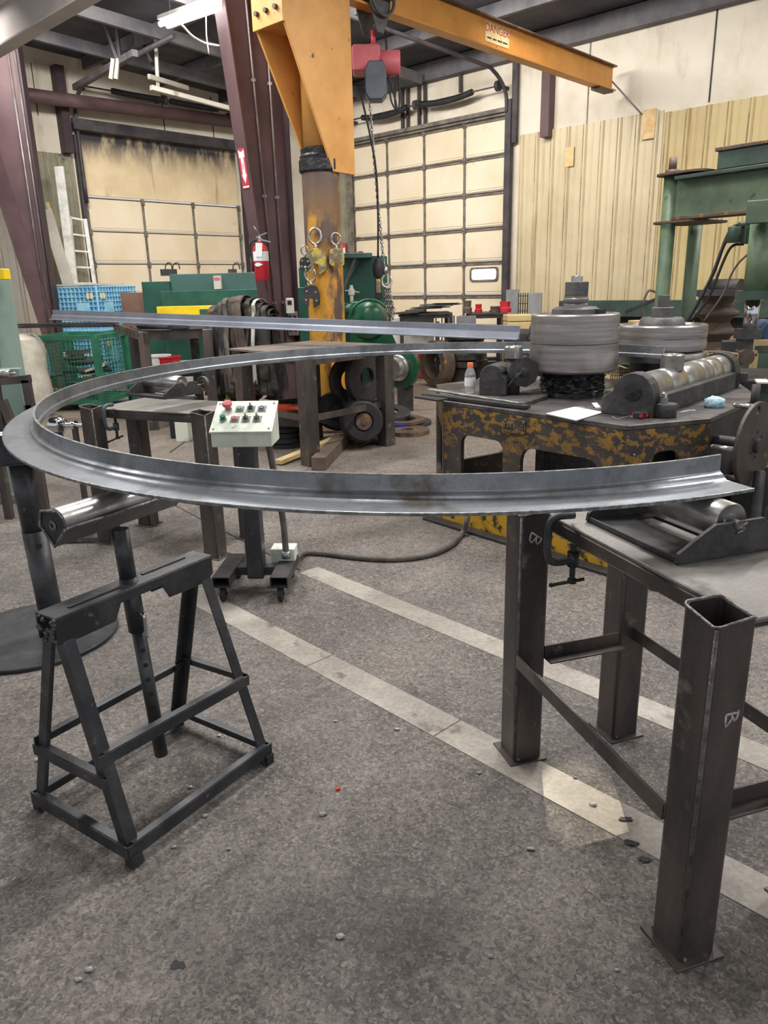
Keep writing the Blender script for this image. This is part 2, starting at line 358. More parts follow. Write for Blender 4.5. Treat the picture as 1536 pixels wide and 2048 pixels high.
m_sidg = M('grey_green_siding', (150, 148, 126), (126, 124, 106), 2, .4, .66, .6, 0, c3=(80, 78, 74), sc3=3, lo3=.6, hi3=.7)
m_pale = M('pale_grey_siding', (196, 190, 178), (168, 162, 152), 1.4, .4, .66, .7, 0, c3=(120, 112, 104), sc3=3, lo3=.62, hi3=.74, st3=(1, 1, .3))
m_ceil = M('dark_roof_insulation', (98, 98, 106), (70, 70, 80), 1.0, .35, .65, .9, 0)
m_purlin = M('roof_purlin', (108, 105, 106), (84, 82, 88), 2, .4, .6, .7, 0)
m_edge = M('dark_frame_steel', (78, 72, 74), (56, 52, 56), 3, .4, .6, .6, .1)

g = G(); g.box((0, 9, -.05), (40, 34, .1)); struct(g.obj('floor', m_floor))
def wallbox(name, a, b, z0, z1, th, m, side):        # a..b along the wall, th behind the face
    g = G()
    f = (lambda s, d, z: rm(s, -d, z)) if side == 'R' else (lambda s, d, z: rm(-d, s, z))
    g.hexa([f(a, 0, z0), f(b, 0, z0), f(b, th, z0), f(a, th, z0)], [f(a, 0, z1), f(b, 0, z1), f(b, th, z1), f(a, th, z1)])
    return g.obj(name, m)
# walls are built round the door openings
for i, (a, b, z0, z1) in enumerate([(0, 2.5, 0, 6.2), (2.5, 6.55, 4.42, 6.2), (6.55, 20, 0, 6.2)]):
    struct(wallbox('wall_right' if i == 0 else 'wall_right_%s' % ('header', 'panelled')[i-1], a, b, z0, z1, .2, m_ins, 'R'))
for i, (a, b, z0, z1) in enumerate([(-.2, 1.1, 0, 6.2), (1.1, 4.85, 4.5, 6.2), (4.85, 16, 0, 6.2)]):
    struct(wallbox('wall_left' if i == 0 else 'wall_left_%s' % ('header', 'near')[i-1], a, b, z0, z1, .2, m_ins, 'L'))
g = G(); zc = lambda v: 5.5+.045*v
g.hexa([rm(-.3, -.3, zc(0)), rm(20, -.3, zc(0)), rm(20, 24, zc(24)), rm(-.3, 24, zc(24))], [rm(-.3, -.3, 7.2), rm(20, -.3, 7.2), rm(20, 24, 7.2), rm(-.3, 24, 7.2)])
struct(g.obj('ceiling', m_ceil))
def tagst(o): o['kind'] = 'structure'; return o
# purlins and eave strut
n_ = [0]
def trim(g, m, parent=None, bev=0.0):
    n_[0] += 1; return struct(g.obj('trim_%d' % n_[0], m, parent, bev))
for v in (.12, 1.6, 3.1, 4.6, 6.1):
    g = G(); z = zc(v)
    if v < 1: g.bar(rm(0, v, z-.16), rm(18, v, z-.16), .16, .3)
    else: g.bar(rm(.2, v, z-.11), rm(18, v, z-.11), .08, .2)
    trim(g, m_purlin)
for u in (1.7, 3.2, 4.7):
    g = G(); g.bar(rm(u, .3, zc(.3)-.3), rm(u, 16, zc(16)-.3), .07, .18); trim(g, m_purlin)
# floor strips set flush in the concrete
def strip(pts, w):
    g = G()
    for i in range(len(pts)-1):
        a, b = V(pts[i]), V(pts[i+1]); d = (b-a).normalized(); q = V((-d.y, d.x, 0)); b = b-d*.006
        g.hexa([a-q*w/2, b-q*w/2, b+q*w/2, a+q*w/2], [p+V((0, 0, .004)) for p in (a-q*w/2, b-q*w/2, b+q*w/2, a+q*w/2)])
    return trim(g, m_strip)
da = V((.7, -.745, 0)).normalized()
A0 = V((-1.06, 3.74, -.002)); strip([A0, A0+da*1.12, A0+da*1.86, A0+da*2.72, A0+da*4.6], .145)
B0 = V((-.44, 4.02, -.002)); db = V((.675, -.735, 0)).normalized(); strip([B0, B0+db*1.55, B0+db*2.4, B0+db*4.4], .135)
g = G(); g.bar(P(300, 985, .0005), P(520, 1100, .0005), .008, .003); g.bar(P(520, 1100, .0005), P(600, 1140, .0005), .008, .003); trim(g, m_vdark)
g = G(); g.bar(P(340, 905, .0005), P(375, 880, .0005), .02, .003); trim(g, m_vdark)

# ---- siding with ribs (sheet of real profile)
def siding(fn, a, b, z0, z1, m, pitch=.305):
    g = G(); pr = []; x = a
    while x < b-.01:
        e = min(x+pitch, b); pr += [(x, .012), (min(x+.035, b), .012), (min(x+.055, b), .042), (min(x+.085, b), .042), (min(x+.105, b), .012)]
        if x+.2 < b: pr += [(x+.19, .012), (x+.2, .02), (x+.215, .02), (x+.225, .012)]
        x += pitch
    pr.append((b, .012))
    lo = [g.v(fn(s, d, z0)) for s, d in pr]; hi = [g.v(fn(s, d, z1)) for s, d in pr]
    bl = [g.v(fn(s, d-.01, z0)) for s, d in pr]; bh = [g.v(fn(s, d-.01, z1)) for s, d in pr]
    for i in range(len(pr)-1):
        g.face([lo[i], lo[i+1], hi[i+1], hi[i]]); g.face([hi[i], hi[i+1], bh[i+1], bh[i]])
    t_ = trim(g, m)
    x = a; k = 0  # thin strips along the ribs: rib shading, with some dirt, painted in
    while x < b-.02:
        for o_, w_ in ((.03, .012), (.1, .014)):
            if x+o_ < b-.02: q = G(); q.bar(fn(x+o_, .014, z0), fn(x+o_, .014, z1), w_, .006, D2 if fn is fR_ else D1); q.obj('rib_shade_strip', m_ribshade, t_)
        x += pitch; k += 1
    return t_
fR_ = lambda s, d, z: rm(s, d, z)
m_ribshade = M('rib_shade_line', (158, 138, 104), (122, 106, 82), 3, .35, .65, .6, 0, c3=(196, 176, 138), sc3=2, lo3=.45, hi3=.6)  # darker tan puts the shade beside the ribs into colour
fR = fR_; fL = lambda s, d, z: rm(d, s, z)
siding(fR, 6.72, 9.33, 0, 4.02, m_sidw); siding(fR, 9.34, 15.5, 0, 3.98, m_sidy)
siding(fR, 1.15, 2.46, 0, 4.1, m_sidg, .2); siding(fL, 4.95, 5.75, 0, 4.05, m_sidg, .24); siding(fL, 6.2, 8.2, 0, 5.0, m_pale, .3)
# ---- sectional doors
m_joint = M('brown_joint_seal', (118, 92, 70), (84, 68, 58), 5, .4, .6, .7)
def section_door(num, fn, a, b, cols, ztop, nsec, zbot, window=None, thin=False):
    g = G()
    for k in range(nsec):
        z1 = ztop-.61*k; z0 = max(z1-.61, zbot)
        for i in range(len(cols)-1):
            c0, c1 = cols[i], cols[i+1]
            pts = [(c0+.015, z0+.015), (c1-.015, z0+.015), (c1-.015, z1-.015), (c0+.015, z1-.015)]
            pin = [(c0+.055, z0+.05), (c1-.055, z0+.05), (c1-.055, z1-.05), (c0+.055, z1-.05)]
            g.hexa([fn(p, -.08, q) for p, q in pts], [fn(p, -.022, q) for p, q in pts])
            g.hexa([fn(p, -.03, q) for p, q in pin], [fn(p, -.012, q) for p, q in pin])
    door = struct(g.obj('door_%d' % num, m_door, None, .006))
    for k in range(nsec+1):
        z = ztop-.61*k
        if z < zbot+.05: continue
        s = G(); s.bar(fn(a, -.012, z-.012), fn(b, -.012, z-.012), .03, .014 if thin else .02); s.obj('joint_seal', m_joint, door)
        if not thin: s = G(); s.bar(fn(a, -.01, z-.048), fn(b, -.01, z-.048), .05, .03); s.obj('strut', m_strut, door)
    for c in cols:
        s = G(); s.bar(fn(c, -.02, zbot), fn(c, -.02, ztop), .05, .03, D1 if fn is fL else D2)
        for k in range(nsec): s.box(fn(c, .0, ztop-.61*k-.03), (.07, .03, .11), rz=math.atan2(D1.y, D1.x) if fn is fR else math.atan2(D2.y, D2.x))
        s.obj('stile', m_strut, door)
    return door
dR = section_door(1, fR, 2.5, 6.52, [2.52, 3.52, 4.51, 5.5, 6.5], 4.39, 7, .08)
w = G(); o_ = rrect(5.66, 1.58, 6.32, 1.84, .06); i_ = rrect(5.70, 1.615, 6.28, 1.805, .05)
Rm = MX.Identity(4)
for j in range(3): Rm[j][0] = D1[j]; Rm[j][1] = (0, 0, 1)[j]; Rm[j][2] = D2[j]; Rm[j][3] = K[j]
w.holed(o_, [i_], .03, Rm, -.015); w.obj('window_frame', m_strut, dR)
w = G(); w.prism(rrect(5.69, 1.605, 6.29, 1.815, .05), .012, Rm, -.012); w.obj('window_pane', m_wpane, dR)
dL = section_door(2, fL, 1.16, 4.8, [1.18, 2.38, 3.58, 4.78], 3.33, 5, .08, thin=True)
g = G(); g.hexa([rm(-.07, 1.16, 3.36), rm(-.07, 4.82, 3.36), rm(-.02, 4.82, 3.36), rm(-.02, 1.16, 3.36)], [rm(-.07, 1.16, 4.5), rm(-.07, 4.82, 4.5), rm(-.02, 4.82, 4.5), rm(-.02, 1.16, 4.5)]); trim(g, m_soot)
g = G(); g.bar(rm(.1, 1.0, 4.52), rm(.1, 4.95, 4.52), .24, .1); g.bar(rm(.16, 1.0, 4.6), rm(.16, 4.95, 4.6), .05, .14); trim(g, m_edge)
g = G(); g.bar(rm(.02, 1.05, 0), rm(.02, 1.05, 4.5), .16, .06, D2); trim(g, m_maroond)
g = G(); g.bar(rm(.04, 4.88, 0), rm(.04, 4.88, 4.4), .1, .07, D2); trim(g, m_edge)
g = G(); g.bar(rm(.1, 5.08, 4.05), rm(.1, 5.08, 5.5), .24, .16, D2); trim(g, m_maroond)      # dark girt column above the siding
g = G(); g.bar(rm(.05, .1, 0), rm(.05, .1, 5.6), .3, .2, D1); trim(g, m_maroond)
# seams of the insulation blankets
for v in (6.0, 5.5, 2.9, 1.7):
    g = G(); g.bar(rm(.006, v, 4.65), rm(.006, v, 5.5), .012, .02, D1); trim(g, m_edge)
for u in (8.02, 10.0, 11.9):
    g = G(); g.bar(rm(u, .006, 4.02), rm(u, .006, 5.45), .02, .012, D2); trim(g, m_strut if u != 10.0 else m_vdark)
g = G(); g.bar(rm(7.32, .09, 3.9), rm(7.32, .09, 5.3), .16, .18, D2); trim(g, m_maroon)
g = G(); g.box(rm(9.11, .05, 3.85), (.22, .01, .42), rz=math.atan2(D1.y, D1.x)); trim(g, M('rust_stain_patch', (206, 168, 112), (222, 196, 150), 9, .4, .65, .6))
g = G(); g.box(rm(7.75, .045, 3.55), (.16, .01, .3), rz=math.atan2(D1.y, D1.x)); trim(g, M('tan_patch', (210, 176, 118), (222, 196, 150), 9, .4, .65, .6))
# door lintel rail of right door, guide tracks with chain
g = G(); g.bar(rm(2.45, .04, 4.47), rm(6.6, .04, 4.47), .08, .07); g.bar(rm(2.45, .02, 4.4), rm(6.6, .02, 4.4), .05, .03); trim(g, m_strut)
g = G(); g.bar(rm(2.5, .1, 0), rm(2.5, .1, 4.5), .1, .09, D1); trim(g, m_strut)
g = G(); g.bar(rm(6.56, .1, 0), rm(6.56, .1, 4.6), .1, .12, D1); g.bar(rm(6.66, .08, 3.9), rm(6.66, .08, 5.4), .07, .1, D1); trim(g, m_edge)
g = G(); g.tubep(spline([rm(6.53, .14, 4.4), rm(6.53, .2, 4.72), rm(6.5, .5, 4.98), rm(6.45, 1.0, 5.06), rm(6.3, 4.0, 5.2)], 5), .032, 8); trim(g, m_edge)
for u, z0, z1 in ((4.02, 4.5, 5.5), (4.16, 4.5, 5.5), (4.45, 4.5, 5.45), (4.6, 4.5, 5.4), (5.45, 4.9, 5.5)):
    g = G(); g.bar(rm(u, .06, z0), rm(u, .06, z1), .05, .05, D2); trim(g, m_edge)
# wall pipes of the left wall
g = G(); g.cyl(rm(.45, 1.0, 4.98), rm(.45, 8.5, 4.80), .115, n=18); trim(g, m_maroon)
# torsion shafts and springs above both doors
def springset(fn, a, b, z, spr, label):
    t = thing('torsion_spring_shaft', label, 'door springs', fn((a+b)/2, .3, z))
    g = G(); g.cyl(fn(a, .3, z), fn(b, .3, z), .014, n=8); g.obj('shaft', m_edge, t)
    for s0, s1, sag in spr:
        g = G(); n = 60; pts = []
        for i in range(n+1):
            k = i/n; pts.append(fn(s0+(s1-s0)*k, .3, z-sag*(1-(2*k-1)**2)))
        g.tubep(pts, [.05+(.006 if i % 2 else 0) for i in range(n+1)], 12); g.obj('spring', m_vdark, t)
    for s in (a, b, (a+b)/2):
        g = G(); g.cyl(fn(s-.03, .3, z), fn(s+.03, .3, z), .085, n=18); g.obj('cable_drum', m_edge, t)
        g = G(); g.bar(fn(s, .0, z), fn(s, .32, z), .05, .05); g.obj('bracket', m_edge, t)
    return t
springset(fR, 2.7, 6.45, 4.8, [(3.15, 4.35, .06), (4.68, 5.9, .05)], 'dark torsion spring shaft over the tall right garage door')
springset(fL, 1.3, 4.75, 5.2, [(1.75, 2.9, .01), (3.0, 4.15, .01)], 'dark torsion spring shaft over the left garage door')
# curved track of left door and hanging rods
g = G(); g.tubep(spline([rm(.12, 4.84, 3.2), rm(.12, 4.84, 4.6), rm(.2, 4.84, 4.95), rm(.6, 4.84, 5.2)], 5), .035, 8); g.tubep([rm(.6, 4.84, 5.2), rm(3.6, 4.84, 5.3)], .04, 8); trim(g, m_edge)
for k, (a, b) in enumerate([((195, 10, 14.0), (235, 120, 14.0)), ((228, 14, 14.0), (240, 118, 14.0)), ((275, 58, 14.5), (310, 140, 14.5)), ((310, 45, 14.0), (316, 175, 14.0))]):
    g = G(); g.bar(PY(*a), PY(*b), .05, .05); trim(g, m_edge if k < 3 else m_pale)
# rafter across the top left
lc = rm(.7, 6.35, 0)
g = G(); a = PY(-170, 165, 12.6); b = PY(300, -131, 8.4)
g.bar(a, b, .04, .42); g.bar(a+V((0, 0, -.22)), b+V((0, 0, -.22)), .2, .02); g.bar(a+V((0, 0, .22)), b+V((0, 0, .22)), .2, .02); trim(g, m_conc)
# ================================================================ FOREGROUND
def PL(x, y, o, n):
    d = ray(x, y); c = V((0, 0, CH)); t = (V(o)-c).dot(V(n))/d.dot(V(n)); return c+d*t
# ---- bent steel ring: rolled section swept along the measured curve, lying slightly tilted
RC = V((.317, 3.766, 0)); RK = [.0007, .0019, .0068, -.0093, -.0242, 1.8594]
def ringp(ph):
    q = ph-3.3; r = 0
    for k in RK: r = r*q+k
    return V((RC.x+r*math.cos(-ph), RC.y+r*math.sin(-ph), 0)), r
def ringz(y): return 1.0+.019*(y-2.3)
ms = []; n = 150; p0, p1 = math.radians(69.7), math.radians(322)
for i in range(n+1):
    ph = p0+(p1-p0)*i/n; p, r = ringp(ph); a, _ = ringp(ph-.01); b, _ = ringp(ph+.01)
    t = (b-a).normalized(); out = V((p-RC)); out = (out - t*out.dot(t)).normalized()
    p.z = ringz(p.y); t.z = 0
    m = MX.Identity(4); up = V((0, -.019, 1)).normalized()
    for j in range(3): m[j][0] = t[j]; m[j][1] = out[j]; m[j][2] = up[j]; m[j][3] = p[j]
    ms.append(m)
prof = [(0, .078), (.009, .078), (.0105, .034), (.017, .027), (.024, .025), (.028, .019), (.036, .0125), (.06, .011), (.127, .009), (.1285, 0), (-.006, 0), (-.006, .022), (0, .028)]
ring = G(); ring.sweep(prof, ms)
o = ring.obj('bent_steel_ring', m_ring, bev=.0012)
for pr_, nm in (([(.1283, .0), (.1295, 0), (.1295, .0086), (.1272, .0096), (.127, .0088)], 'flange_edge'), ([(.0, .0776), (.009, .0776), (.0086, .0788), (.0004, .0788)], 'leg_edge')):
    g = G(); g.sweep(pr_, ms); g.obj(nm, m_ringend, o)
tag(o, 'large rolled steel ring of angle section lying level across the roller stands', 'steel ring')
# ---- front roller stand
st = thing('roller_stand', 'black steel trestle stand with adjustable roller head, nearest the camera', 'roller stand', (-.76, 2.09, 0))
e = V((.555, .832, 0)).normalized(); nn = V((e.y, -e.x, 0))      # nn points to the camera side right
bc = V((-.76, 2.09, 0)); HL = .275
def sp(s, d, z): return bc+e*s+nn*d+V((0, 0, z))
FL, FR = P(270, 1728), P(535, 1525); BL, BR = P(82, 1615), P(82, 1615)+P(535, 1525)-P(270, 1728)
g = G(); fm = frame(sp(0, 0, .72), e, (0, 0, 1)); g.box(None, (2*HL+.02, .088, .007), M=fm)
for sd in (1, -1):
    y = .042*sd; pl = [(-HL-.01, .0), (-HL-.01, -.075), (-HL+.06, -.08), (-.10, -.078), (-.075, -.03), (.075, -.03), (.10, -.078), (HL-.03, -.08), (HL+.01, -.06), (HL+.01, 0)]
    m2 = fm @ MX(((1, 0, 0, 0), (0, 0, -1, y), (0, 1, 0, 0), (0, 0, 0, 1))); g.prism(pl, .006, m2, -.003)
g.obj('top_beam', m_black, st, .002)
for k in (-1, 1): g = G(); g.bar(sp(.22*k, -.012*k, .7255), sp(.05*k, -.012*k, .7255), .010, .004); g.obj('weld_seam', m_block, st)
g = G(); random.seed(8)
for k in range(26): g.ico(sp(-HL-.012, random.uniform(-.042, .042), .72-random.uniform(0, .075)), random.uniform(.004, .009), 1)
g.obj('burnt_weld_lump', m_cast, st)
def angleiron(g, p0, p1, w, u1, u2, t=.006):
    p0, p1, u1, u2 = V(p0), V(p1), V(u1), V(u2); x = (p1-p0).normalized(); u1 = (u1-x*u1.dot(x)).normalized(); u2 = (u2-x*u2.dot(x)-u1*u2.dot(u1)).normalized()
    L = [(0, 0), (w, 0), (w, t), (t, t), (t, w), (0, w)]
    g.hexa([p0+u1*a+u2*b for a, b in L], [p1+u1*a+u2*b for a, b in L])
tops = {'FL': sp(-HL+.015, .03, .66), 'BL': sp(-HL+.015, -.03, .66), 'FR': sp(HL-.015, .03, .66), 'BR': sp(HL-.015, -.03, .66)}
feet = {'FL': FL, 'FR': FR, 'BL': BL, 'BR': BR}
def lp(k, z): a, b = feet[k], tops[k]; return a.lerp(b, z/.66)
for k in feet:
    sg = 1 if k[1] == 'L' else -1; sf = 1 if k[0] == 'F' else -1
    g = G(); f0 = feet[k]+V((0, 0, .0)); angleiron(g, f0+nn*.012*sf-e*.012*sg, tops[k]+nn*.012*sf-e*.012*sg, .038, e*sg, -nn*sf); lg = g.obj('leg', m_black, st, .001)
    g = G(); g.bar(f0+V((0, 0, 0)), f0+V((0, 0, .035)), .032, .032, e); g.obj('foot', m_dark, lg)
def brace(a, za, b, zb, h, off, nm):
    g = G(); q0, q1 = lp(a, za), lp(b, zb); d = (q1-q0).normalized(); up = V((0, 0, 1)); side = d.cross(up).normalized()
    if side.dot(q0-V((-.76, 2.09, q0.z))) < 0: side = -side
    g.bar(q0-d*.02+side*off, q1+d*.02+side*off, .006, h); g.bar(q0+side*(off-.012)+up*(h/2), q1+side*(off-.012)+up*(h/2), .024, .005)
    g.obj(nm, m_black, st)
for z1, z2, z3, z4, h, nm in (((.315, .295), (.27, .27), (.25, .245), (.30, .29), .034, 'brace'), ((.05, .05), (.05, .05), (.05, .05), (.05, .05), .04, 'base_rail')):
    brace('FL', z1[0], 'FR', z1[1], h, .02, nm); brace('BL', z2[0], 'BR', z2[1], h, .018, nm); brace('FL', z3[0], 'BL', z3[1], h, .02, nm); brace('FR', z4[0], 'BR', z4[1], h, .018, nm)
pb = V((-.757, 2.095, 0))
g = G(); g.cyl(pb+V((.02, 0, .12)), pb+V((-.004, 0, .60)), .021, n=20); tub = g.obj('inner_tube', m_black, st)
g = G(); g.cyl(pb+V((-.004, 0, .56)), pb+V((-.012, 0, .735)), .027, n=20); g.obj('sleeve', m_black, st)
g = G(); g.cyl(pb+V((-.012, 0, .72)), pb+V((-.018, 0, .885)), .025, n=20); g.obj('upper_tube', m_black, st)
for i in range(9):
    g = G(); z = .15+.05*i; k = (z-.12)/.48; c = pb+V((.02-.024*k, 0, z)); d = V((.45, -.89, 0)); g.cyl(c+d*.0195, c+d*.0218, .0072, n=12); g.obj('pin_hole', m_vdark, tub)
g = G(); d = V((.75, -.66, 0)); c = pb+V((-.005, 0, .625)); g.tubep(spline([c-d*.02, c+d*.03, c+d*.048+V((0, 0, -.004)), c+d*.05+V((0, 0, -.03)), c+d*.048+V((0, 0, -.075))], 5), .0055, 8); g.obj('locking_pin', m_chrome, st, label='bent bright locking pin')
# roller head: V trough from an angle with a roller in it
ra = P(106, 1054, .925); rb = P(356, 974, .925); rd = (rb-ra); rd.z = 0; LR = rd.length*.97; rd.normalize()
hm = frame(ra, rd, (0, 0, 1))
hd = []
g = G(); w = .078; t = .006
vp = [(-w*.72, .0), (0, -w*.74), (w*.72, 0), (w*.72-.007, .006), (0, -w*.74+.011), (-w*.72+.007, .006)]
g.sweep(vp, [hm @ T((0, 0, -.002)), hm @ T((LR, 0, -.002))], smooth=False); hd = g.obj('trough', m_black, st, .001)
for x in (0, LR-.006):
    g = G(); pl = [(-w*.7, 0), (0, -w*.72), (w*.7, 0), (w*.5, .042), (-.02, .05), (-w*.55, .03)]
    mm = hm @ MX(((0, 0, 1, x), (1, 0, 0, 0), (0, 1, 0, 0), (0, 0, 0, 1))); g.prism(pl, .007, mm); g.obj('end_plate', m_block, hd, .001)
g = G(); zs = [V((-.003, a, b)) for a, b in ((-w*.7, .0), (0, -w*.74), (w*.7, 0), (w*.5, .042), (-.02, .05))]; g.tubep([hm @ q for q in zs], .0045, 8); g.obj('weld_bead', m_bead, hd)
g = G(); r = .043; g.lathe([(0, .008), (r-.004, .008), (r, .012), (r, .2), (r, LR-.012), (r-.004, LR-.008), (0, LR-.008)], hm @ MX(((0, 0, 1, 0), (0, 1, 0, 0), (-1, 0, 0, .0085), (0, 0, 0, 1))), 40); g.obj('roller', m_bright, hd, label='shiny steel roller')
g = G(); g.lathe([(.006, 0), (.011, -.003), (.016, 0), (.011, .002)], hm @ MX(((0, 0, 1, -.002), (0, 1, 0, 0), (-1, 0, 0, .004), (0, 0, 0, 1))), 20); g.obj('axle_weld', m_bead, hd)
for s_ in (-1, 1): g = G(); g.tubep([hm @ V((0, s_*w*.7, 0)), hm @ V((LR, s_*w*.7, 0))], .0035, 6); g.obj('trough_edge', m_bead, hd)
# ---- round based roller stand on the left
t2 = thing('roller_stand', 'pedestal roller stand on a round steel base plate at the left edge', 'roller stand', (-1.6, 3.27, 0))
c0 = V((-1.66, 3.24, 0)); g = G(); g.lathe([(0, 0), (.37, 0), (.372, .004), (.372, .017), (.369, .02), (0, .02)], T(c0), 60); g.obj('base_plate', m_black, t2)
p0_, p1_ = P(104, 1262, .014), PY(50, 960, 3.16); p0_ = P(112, 1275, .014)
p1_ = V((p0_.x-.03, p0_.y, .865))
g = G(); g.cyl(p0_, p0_.lerp(p1_, .62), .052, n=26); g.obj('lower_tube', m_black, t2)
g = G(); g.cyl(p0_.lerp(p1_, .6), p1_, .049, n=26); g.obj('upper_tube', m_black, t2)
for zz in (.55, .67): g = G(); q = p0_.lerp(p1_, zz); d = V((.55, -.83, 0)); g.cyl(q+d*.044, q+d*.0575, .012 if zz < .6 else .005, n=14); g.obj('pin_hole', m_vdark, t2)
hx = V((.97, .24, 0)).normalized(); hm = frame(V((p1_.x, p1_.y, .915)), hx, (0, 0, 1))
g = G(); g.prism([(-.3, -.055), (.2, -.055), (.2, .07), (-.3, .07)], .006, hm @ MX(((1, 0, 0, 0), (0, 0, 1, -.07), (0, 1, 0, 0), (0, 0, 0, 1)))); g.box(None, (.5, .16, .006), M=hm @ T((-.05, .0, -.058))); g.obj('cradle', m_black, t2)
g = G(); r = .045; g.cyl(hm @ V((-.5, 0, .03)), hm @ V((.1, 0, .03)), r, n=30); g.obj('roller', m_bright, t2)
g = G(); g.cyl(hm @ V((.1, 0, .03)), hm @ V((.19, 0, .03)), .014, n=14); g.obj('axle', m_dark, t2)

# ---- steel work tables with open tube legs (two of the same make)
m_wornedge = M('worn_tube_edge', (118, 114, 112), (84, 80, 78), 30, .4, .6, .4, .5, bump=.4, bsc=140)
def work_table(name, label, M4, chalk=True):
    rz = math.atan2(M4[1][0], M4[0][0]); t = thing(name, label, 'work table', M4.to_translation(), rz); H_ = .878
    for i, (x, y) in enumerate(((0, 0), (.83, 0), (0, .385), (.83, .385))):
        tall = y < .1; h = H_ if tall else .83; w = .052
        g = G(M4); s_ = .004; o_ = rrect(x-w, y-w, x+w, y+w, .012, 3); i_ = rrect(x-w+.006, y-w+.006, x+w-.006, y+w-.006, .008, 3)
        n = len(o_); jag = [h+((.003*math.sin(7*k)+.002*math.sin(13*k+1)-.016*max(0, (a-x)/w)*max(0, -(b-y)/w)+.006*max(0, -(a-x)/w)) if tall else 0) for k, (a, b) in enumerate(o_)]
        ob = [g.v((a, b, .006)) for a, b in o_]; ot = [g.v((a, b, jag[k])) for k, (a, b) in enumerate(o_)]
        ib = [g.v((a, b, .006)) for a, b in i_]; it = [g.v((a, b, jag[k])) for k, (a, b) in enumerate(i_)]
        for k in range(n):
            j = (k+1) % n; g.face([ob[k], ob[j], ot[j], ot[k]]); g.face([it[k], it[j], ib[j], ib[k]]); g.face([ot[k], ot[j], it[j], it[k]])
        lg = g.obj('leg', m_leg, t)
        g = G(M4); g.box((x+.002, y-.004, .003), (.14, .135, .007), rz=.03*(i-1)); g.obj('foot_plate', m_leg, lg, .001)
        for a, b in ((x-w, y-w*.8), (x-w, y+w*.8), (x+w, y-w*.7)): g = G(M4); g.ico((a, b, .01), .007, 1); g.obj('weld_spot', m_bead, lg)
        if tall:
            g = G(M4); g.tubep([(a, b, jag[k]+.0005) for k, (a, b) in enumerate(o_)], .0032, 6, closed=True); g.obj('torch_cut_rim', m_bead, lg)
        g = G(M4); g.tubep([(x+w-.003, y-w+.003, .012), (x+w-.003, y-w+.003, h-.012)], .0048, 6); g.obj('corner_weld', m_wornedge if tall else m_leg, lg)
    def ang(a, b, nm, ud, w=.045):
        g = G(M4); angleiron(g, a, b, w, (0, 0, 1), ud, .005); g.obj(nm, m_leg, t)
    ang((.05, -.055, .36), (.78, -.055, .33), 'side_brace', (0, 1, 0)); ang((.05, .385, .38), (.78, .385, .38), 'side_brace', (0, 1, 0))
    ang((.045, .05, .37), (.045, .335, .37), 'cross_brace', (1, 0, 0)); ang((.8, .05, .34), (.8, .335, .34), 'cross_brace', (1, 0, 0))
    g = G(M4); g.box((.41, .29, .852), (.89, .46, .012)); g.obj('table_top', m_table, t, .003)
    g = G(M4); w, hh = .02, .045
    for a, b in (((-.03, .082, .822), (.76, .082, .822)), ((-.03, .5, .822), (.83, .5, .822)), ((-.012, .06, .822), (-.012, .52, .822)), ((.78, .11, .822), (.78, .52, .822))): g.bar(a, b, .04, .05)
    g.obj('top_frame', m_leg, t, .008)
    return t
L1 = V((.45, 2.237, 0)); A_ = math.radians(-72.3)
tb = work_table('steel_table', 'heavy steel work table with open square tube legs in the right foreground', T(L1, A_))
fm_ = T(L1, A_)
def chalkmark(tbl, pts, loc, w=.0028):
    o_ = fm_ @ V((loc, 0, 0)); nrm = (fm_.to_3x3() @ V((1, 0, 0)))
    g = G()
    for st_ in pts: g.tubep([PL(a, b, o_+nrm*.0525, nrm) for a, b in st_], w, 6)
    return g.obj('chalk_letter', m_chalk, tbl)
s_ = lambda L, ox, oy, k: [(ox+a*k, oy+b*k) for a, b in L]
k = 90/1536
chalkmark(tb, [s_([(965, 500), (945, 660), (890, 800), (810, 890), (780, 760), (755, 640), (740, 800), (640, 960), (510, 1090), (515, 900), (540, 680)], 1420, 1390, k), s_([(530, 680), (700, 645), (920, 590)], 1420, 1390, k)], .83)
k = 70/1536
chalkmark(tb, [s_([(950, 800), (900, 930), (760, 1070), (690, 960), (740, 700), (620, 880), (490, 1000), (430, 880), (460, 680), (515, 540)], 1040, 1040, k), s_([(515, 540), (730, 700), (950, 800)], 1040, 1040, k)], 0)
L2 = V((-1.79, 4.63, 0))
tb2 = work_table('steel_table', 'steel work table with open tube legs seen inside the ring, behind the control box', T(L2, math.radians(-23.5)))
